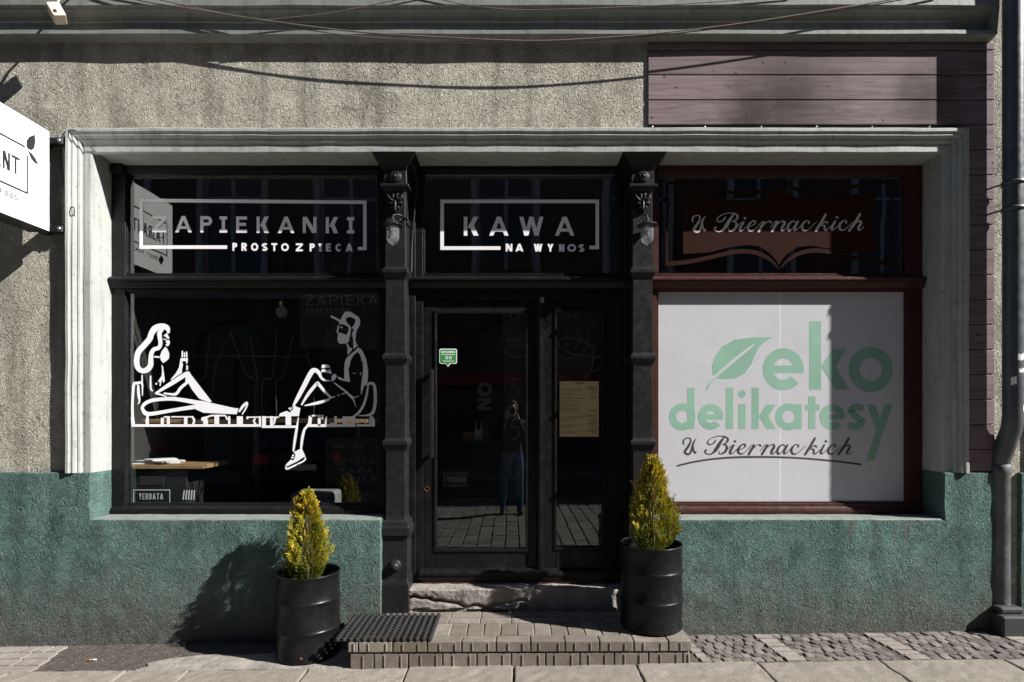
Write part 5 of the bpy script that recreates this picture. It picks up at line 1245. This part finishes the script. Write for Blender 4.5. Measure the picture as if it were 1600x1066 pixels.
for i, cx_ in enumerate(cols):
    house_window(cx_, *wt); house_window(cx_, 9.4, 12.0)
    a = MB(); n_ = 12; y = FY - .12
    pts = [(cx_ + arc_w * math.cos(math.pi * k / n_), a_sp + (a_top - a_sp) * math.sin(math.pi * k / n_)) for k in range(n_ + 1)] + [(cx_ - arc_w, 0), (cx_ + arc_w, 0)]
    a.add([(x, y, z) for x, z in pts], [tuple(range(len(pts)))]); ar = a.build('shop_arch', plain('shop_arch_paint', (.075, .072, .068), .6, var=.2), None); keep(ar, ob)
    f = MB()
    for xx in (cx_ - arc_w, cx_ - .05, cx_ + arc_w - .1): f.box((xx, y, 0), (xx + .1, y + .06, a_sp))
    f.box((cx_ - arc_w, y + .001, a_sp - .08), (cx_ + arc_w, y + .07, a_sp + .04)); f.build('arch_frame', plain('arch_frame_paint', (.05, .045, .04), .5), ar)
f = MB(); f.box((-2.6, FY, 2.25), (2.2, FY + .12, 2.60)); keep(f.build('fascia_board', RED), ob)
f = MB(); f.box((-22, FY, 4.62), (22, FY + .12, 4.85)); f.box((-22, FY, 13.2), (22, FY + .35, 13.5)); keep(f.build('string_course', PL), ob)

# ---- parked car, rear to the pavement
def car(loc, rz):
    e = empty('parked_car', loc, rz, label='dark hatchback parked at an angle across the pavement edge', cat='car')
    paint = plain('car_paint', (.012, .013, .018), .18, var=.1); gl = plain('car_glass', (.01, .011, .013), .05, spec=.7); tyre = plain('tyre', (.015, .015, .015), .8)
    # side outline (x along the car, front +), lofted over three half widths
    low_ = [(-1.98, .32), (-2.02, .55), (-1.98, .78), (-1.90, .95), (-1.72, 1.02), (.55, 1.00), (1.25, .93), (1.80, .80), (1.98, .62), (2.0, .35)]
    b = MB()
    def loft(out, ws):
        n = len(out); v = []
        for w, sc_ in ws: v += [(x * sc_, w, z) for x, z in out]
        b.add(v, [(i * n + k, i * n + (k + 1) % n, (i + 1) * n + (k + 1) % n, (i + 1) * n + k) for i in range(len(ws) - 1) for k in range(n)] + [tuple(range(n))[::-1], tuple((len(ws) - 1) * n + k for k in range(n))], False)
    loft(low_, [(-.84, .97), (-.80, .985), (-.60, 1), (.60, 1), (.80, .985), (.84, .97)])
    body = b.build('body', paint, e, bevel=.03, seg=2)
    b2 = MB(); top_ = [(-1.78, 1.0), (-1.60, 1.32), (-1.35, 1.47), (.05, 1.48), (.75, 1.0)]
    n = 5; v = []
    for w, sc_, dz in ((-.76, 1, 0), (-.62, .97, 0), (.62, .97, 0), (.76, 1, 0)): v += [(x * sc_ if abs(w) < .7 or z < 1.1 else x * .98, w if z < 1.1 else w * .86, z) for x, z in top_]
    b2.add(v, [(i * n + k, i * n + (k + 1) % n, (i + 1) * n + (k + 1) % n, (i + 1) * n + k) for i in range(3) for k in range(n)] + [tuple(range(n))[::-1], tuple(3 * n + k for k in range(n))])
    b2.build('cabin', gl, e, bevel=.02)
    r_ = MB(); r_.box((-1.42, -.56, 1.475), (.02, .56, 1.50)); r_.build('roof', paint, e, bevel=.012)
    for sx in (-1.25, 1.28):
        for sy in (-1, 1):
            w = MB(); w.lathe([(.19, -.09), (.28, -.10), (.315, -.07), (.32, 0), (.315, .07), (.28, .10), (.19, .09)], 28, (0, 0, 0), 'y'); wo = w.build('wheel', tyre, e, loc=(sx, sy * .76, .32))
            q = MB(); q.lathe([(.20, .06), (.17, .085), (.16, .06)], 24, (0, 0, 0), 'y'); q.lathe([(.0, .075), (.04, .075), (.045, .06)], 12, (0, 0, 0), 'y')
            for k in range(5):
                a = 2 * math.pi * k / 5; q.tube([(.03 * math.cos(a), -.07, .03 * math.sin(a)), (.18 * math.cos(a), -.07, .18 * math.sin(a))], .02, 6)
            o = q.build('rim', CHROME, wo)
            if sy > 0: o.rotation_euler.z = math.pi
    for sy in (-1, 1):
        q = MB(); q.box((-2.0, sy * .80 - .03, .72), (-1.80, sy * .60, .95)); q.build('tail_light', plain('tail_red', (.45, .02, .015), .2), e, bevel=.02)
    q = MB(); q.box((-2.035, -.26, .60), (-2.0, .26, .71)); q.build('number_plate', WHITEP, e, bevel=.004)
    q = MB(); q.box((-2.05, -.80, .36), (-1.9, .80, .52)); q.build('bumper', plain('bumper_black', (.02, .02, .02), .5), e, bevel=.03, seg=2)
    return e
car((-4.9, -8.2, GZ(-4.9) - .13), R(-118))

# ---- photographer
PXB, PYB = -.02, -4.19; gz = GZ(0) - .006
def skin_mesh(chains, sub=2):
    me = bpy.data.meshes.new('tmp'); V = []; E = []; RD = []; key = {}
    def idx(p, r):
        k = tuple(round(c, 4) for c in p)
        if k not in key: key[k] = len(V); V.append(k); RD.append(r)
        return key[k]
    for ch in chains:
        ids = [idx(p, r) for p, r in ch]; E += list(zip(ids, ids[1:]))
    me.from_pydata(V, E, []); o = bpy.data.objects.new('tmp', me); COL.objects.link(o)
    m = o.modifiers.new('s', 'SKIN'); m.use_smooth_shade = True
    for i, sv in enumerate(me.skin_vertices[0].data): r = RD[i]; sv.radius = r if hasattr(r, '__len__') else (r, r)
    me.skin_vertices[0].data[0].use_root = True
    s_ = o.modifiers.new('d', 'SUBSURF'); s_.levels = sub; s_.render_levels = sub
    dg = bpy.context.evaluated_depsgraph_get(); ev = o.evaluated_get(dg); out = bpy.data.meshes.new_from_object(ev)
    bpy.data.objects.remove(o); return out
def person():
    e = empty('person', (PXB, PYB, gz), label='photographer in dark jacket and blue jeans with a camera raised to the face', cat='person')
    H = lambda x, y, z: (x, y, z)
    body = [[((0, 0, .90), (.155, .115)), ((0, .0, 1.02), (.15, .105)), ((0, -.01, 1.18), (.165, .115)), ((0, -.01, 1.30), (.17, .11)), ((0, -.01, 1.375), (.10, .085)), ((0, .01, 1.42), .058), ((0, .025, 1.47), .056), ((0, .035, 1.545), (.078, .095)), ((0, .03, 1.60), (.076, .09)), ((0, .02, 1.645), (.05, .06))]]
    for s_ in (-1, 1):
        body.append([((0, 0, .90), (.155, .115)), ((s_ * .095, .0, .82), .092), ((s_ * .105, .012, .62), .074), ((s_ * .11, .015, .46), .058), ((s_ * .118, -.005, .30), .056), ((s_ * .125, -.02, .10), .042), ((s_ * .128, -.018, .055), .042), ((s_ * .135, .06, .038), (.042, .034)), ((s_ * .14, .15, .03), (.038, .026))])
        body.append([((0, -.01, 1.30), (.17, .11)), ((s_ * .16, -.01, 1.335), .062), ((s_ * .205, .0, 1.28), .058), ((s_ * .245, .055, 1.10), .05), ((s_ * .235, .10, 1.065), .047), ((s_ * .15, .16, 1.26), .042), ((s_ * .085, .175, 1.415), .032), ((s_ * .070, .178, 1.46), (.032, .022)), ((s_ * .066, .180, 1.50), (.034, .020))])
        for k in range(4):          # fingers curled over the camera body
            z = 1.475 + k * .019; L = (.042, .050, .047, .038)[k]
            body.append([((s_ * .066, .180, 1.50), (.034, .020)), ((s_ * .062, .200, z), .0095), ((s_ * .050, .222, z + .002), .009), ((s_ * (.050 - L * .7), .232, z + .002), .008)])
        body.append([((s_ * .070, .178, 1.46), (.032, .022)), ((s_ * .052, .165, 1.462), .011), ((s_ * .035, .160, 1.475), .010), ((s_ * .024, .160, 1.492), .009)])
    me = skin_mesh(body, 2)
    skin = plain('skin', (.45, .27, .20), .55); jeans = plain('denim', (.055, .10, .21), .85, var=.3, scale=25, bmp=.003); jacket = plain('jacket', (.02, .02, .024), .8, var=.2); shoe = plain('shoe_leather', (.018, .016, .015), .5)
    for m in (jacket, jeans, skin, shoe): me.materials.append(m)
    for p_ in me.polygons:
        c = p_.center; p_.use_smooth = True
        p_.material_index = 3 if c.z < .085 else 1 if c.z < .90 else 2 if (c.z > 1.435 and abs(c.x) < .14) or (c.z > 1.40 and abs(c.x) > .05 and c.y > .12) else 0
    me.name = 'body'; o = bpy.data.objects.new('body', me); COL.objects.link(o); o.parent = e
    hr = MB(); hr.lathe([(.0, .128), (.045, .120), (.080, .085), (.096, .03), (.098, -.02), (.092, -.06), (.080, -.09), (.06, -.10)], 24)
    ho = hr.build('hair', plain('brown_hair', (.06, .035, .02), .6, var=.4, scale=40, bmp=.006)); ho.parent = e; ho.location = (0, .008, 1.575); ho.scale = (.95, 1.08, 1)
    for v in ho.data.vertices:
        v.co += noise.noise_vector(v.co * 30) * .007
        if v.co.y > .05 and v.co.z < .04: v.co.y = .05 + (v.co.y - .05) * .1
    fc = MB(); fc.tube([(0, .118, 1.575), (0, .140, 1.545), (0, .132, 1.535)], [.008, .013, .009], 8)
    for s_ in (-1, 1): fc.tube([(s_ * .080, .02, 1.575), (s_ * .088, .012, 1.555), (s_ * .080, .02, 1.53)], [.008, .013, .007], 8)
    fc.build('nose_and_ears', skin, e)
    mo = MB(); mo.tube([(-.024, .118, 1.497), (0, .126, 1.496), (.024, .118, 1.497)], [.003, .007, .003], 6); mo.build('mouth', plain('lips', (.35, .14, .12), .5), e)
    for s_ in (-1, 1):
        ey = MB(); ey.lathe([(0, .012), (.008, .009), (.012, 0), (.008, -.008), (0, -.01)], 10, (s_ * .032, .108, 1.57), 'y'); ey.build('eye', WHITEP, e)
    return e
person()
cm = empty('hand_camera', (0, -3.98, 1.53), label='black camera with lens held up by the photographer', cat='camera')
q = MB(); q.box((-.066, -4.035, 1.482), (.066, -3.985, 1.566)); q.box((-.024, -4.03, 1.566), (.024, -3.99, 1.59)); keep(q.build('camera_body', plain('camera_black', (.018, .018, .019), .45), bevel=.008, seg=2), cm)
q = MB(); q.lathe([(.0, -.040), (.026, -.040), (.030, -.046), (.036, -.048), (.036, -.02), (.033, -.018), (.033, 0)], 28, (0, -3.985, 1.525), 'y'); keep(q.build('lens', MATS['camera_black']), cm)
q = MB(); q.lathe([(0, -.043), (.02, -.042), (.026, -.041)], 20, (0, -3.985, 1.525), 'y'); keep(q.build('front_element', MATS['dark_pane']), cm)
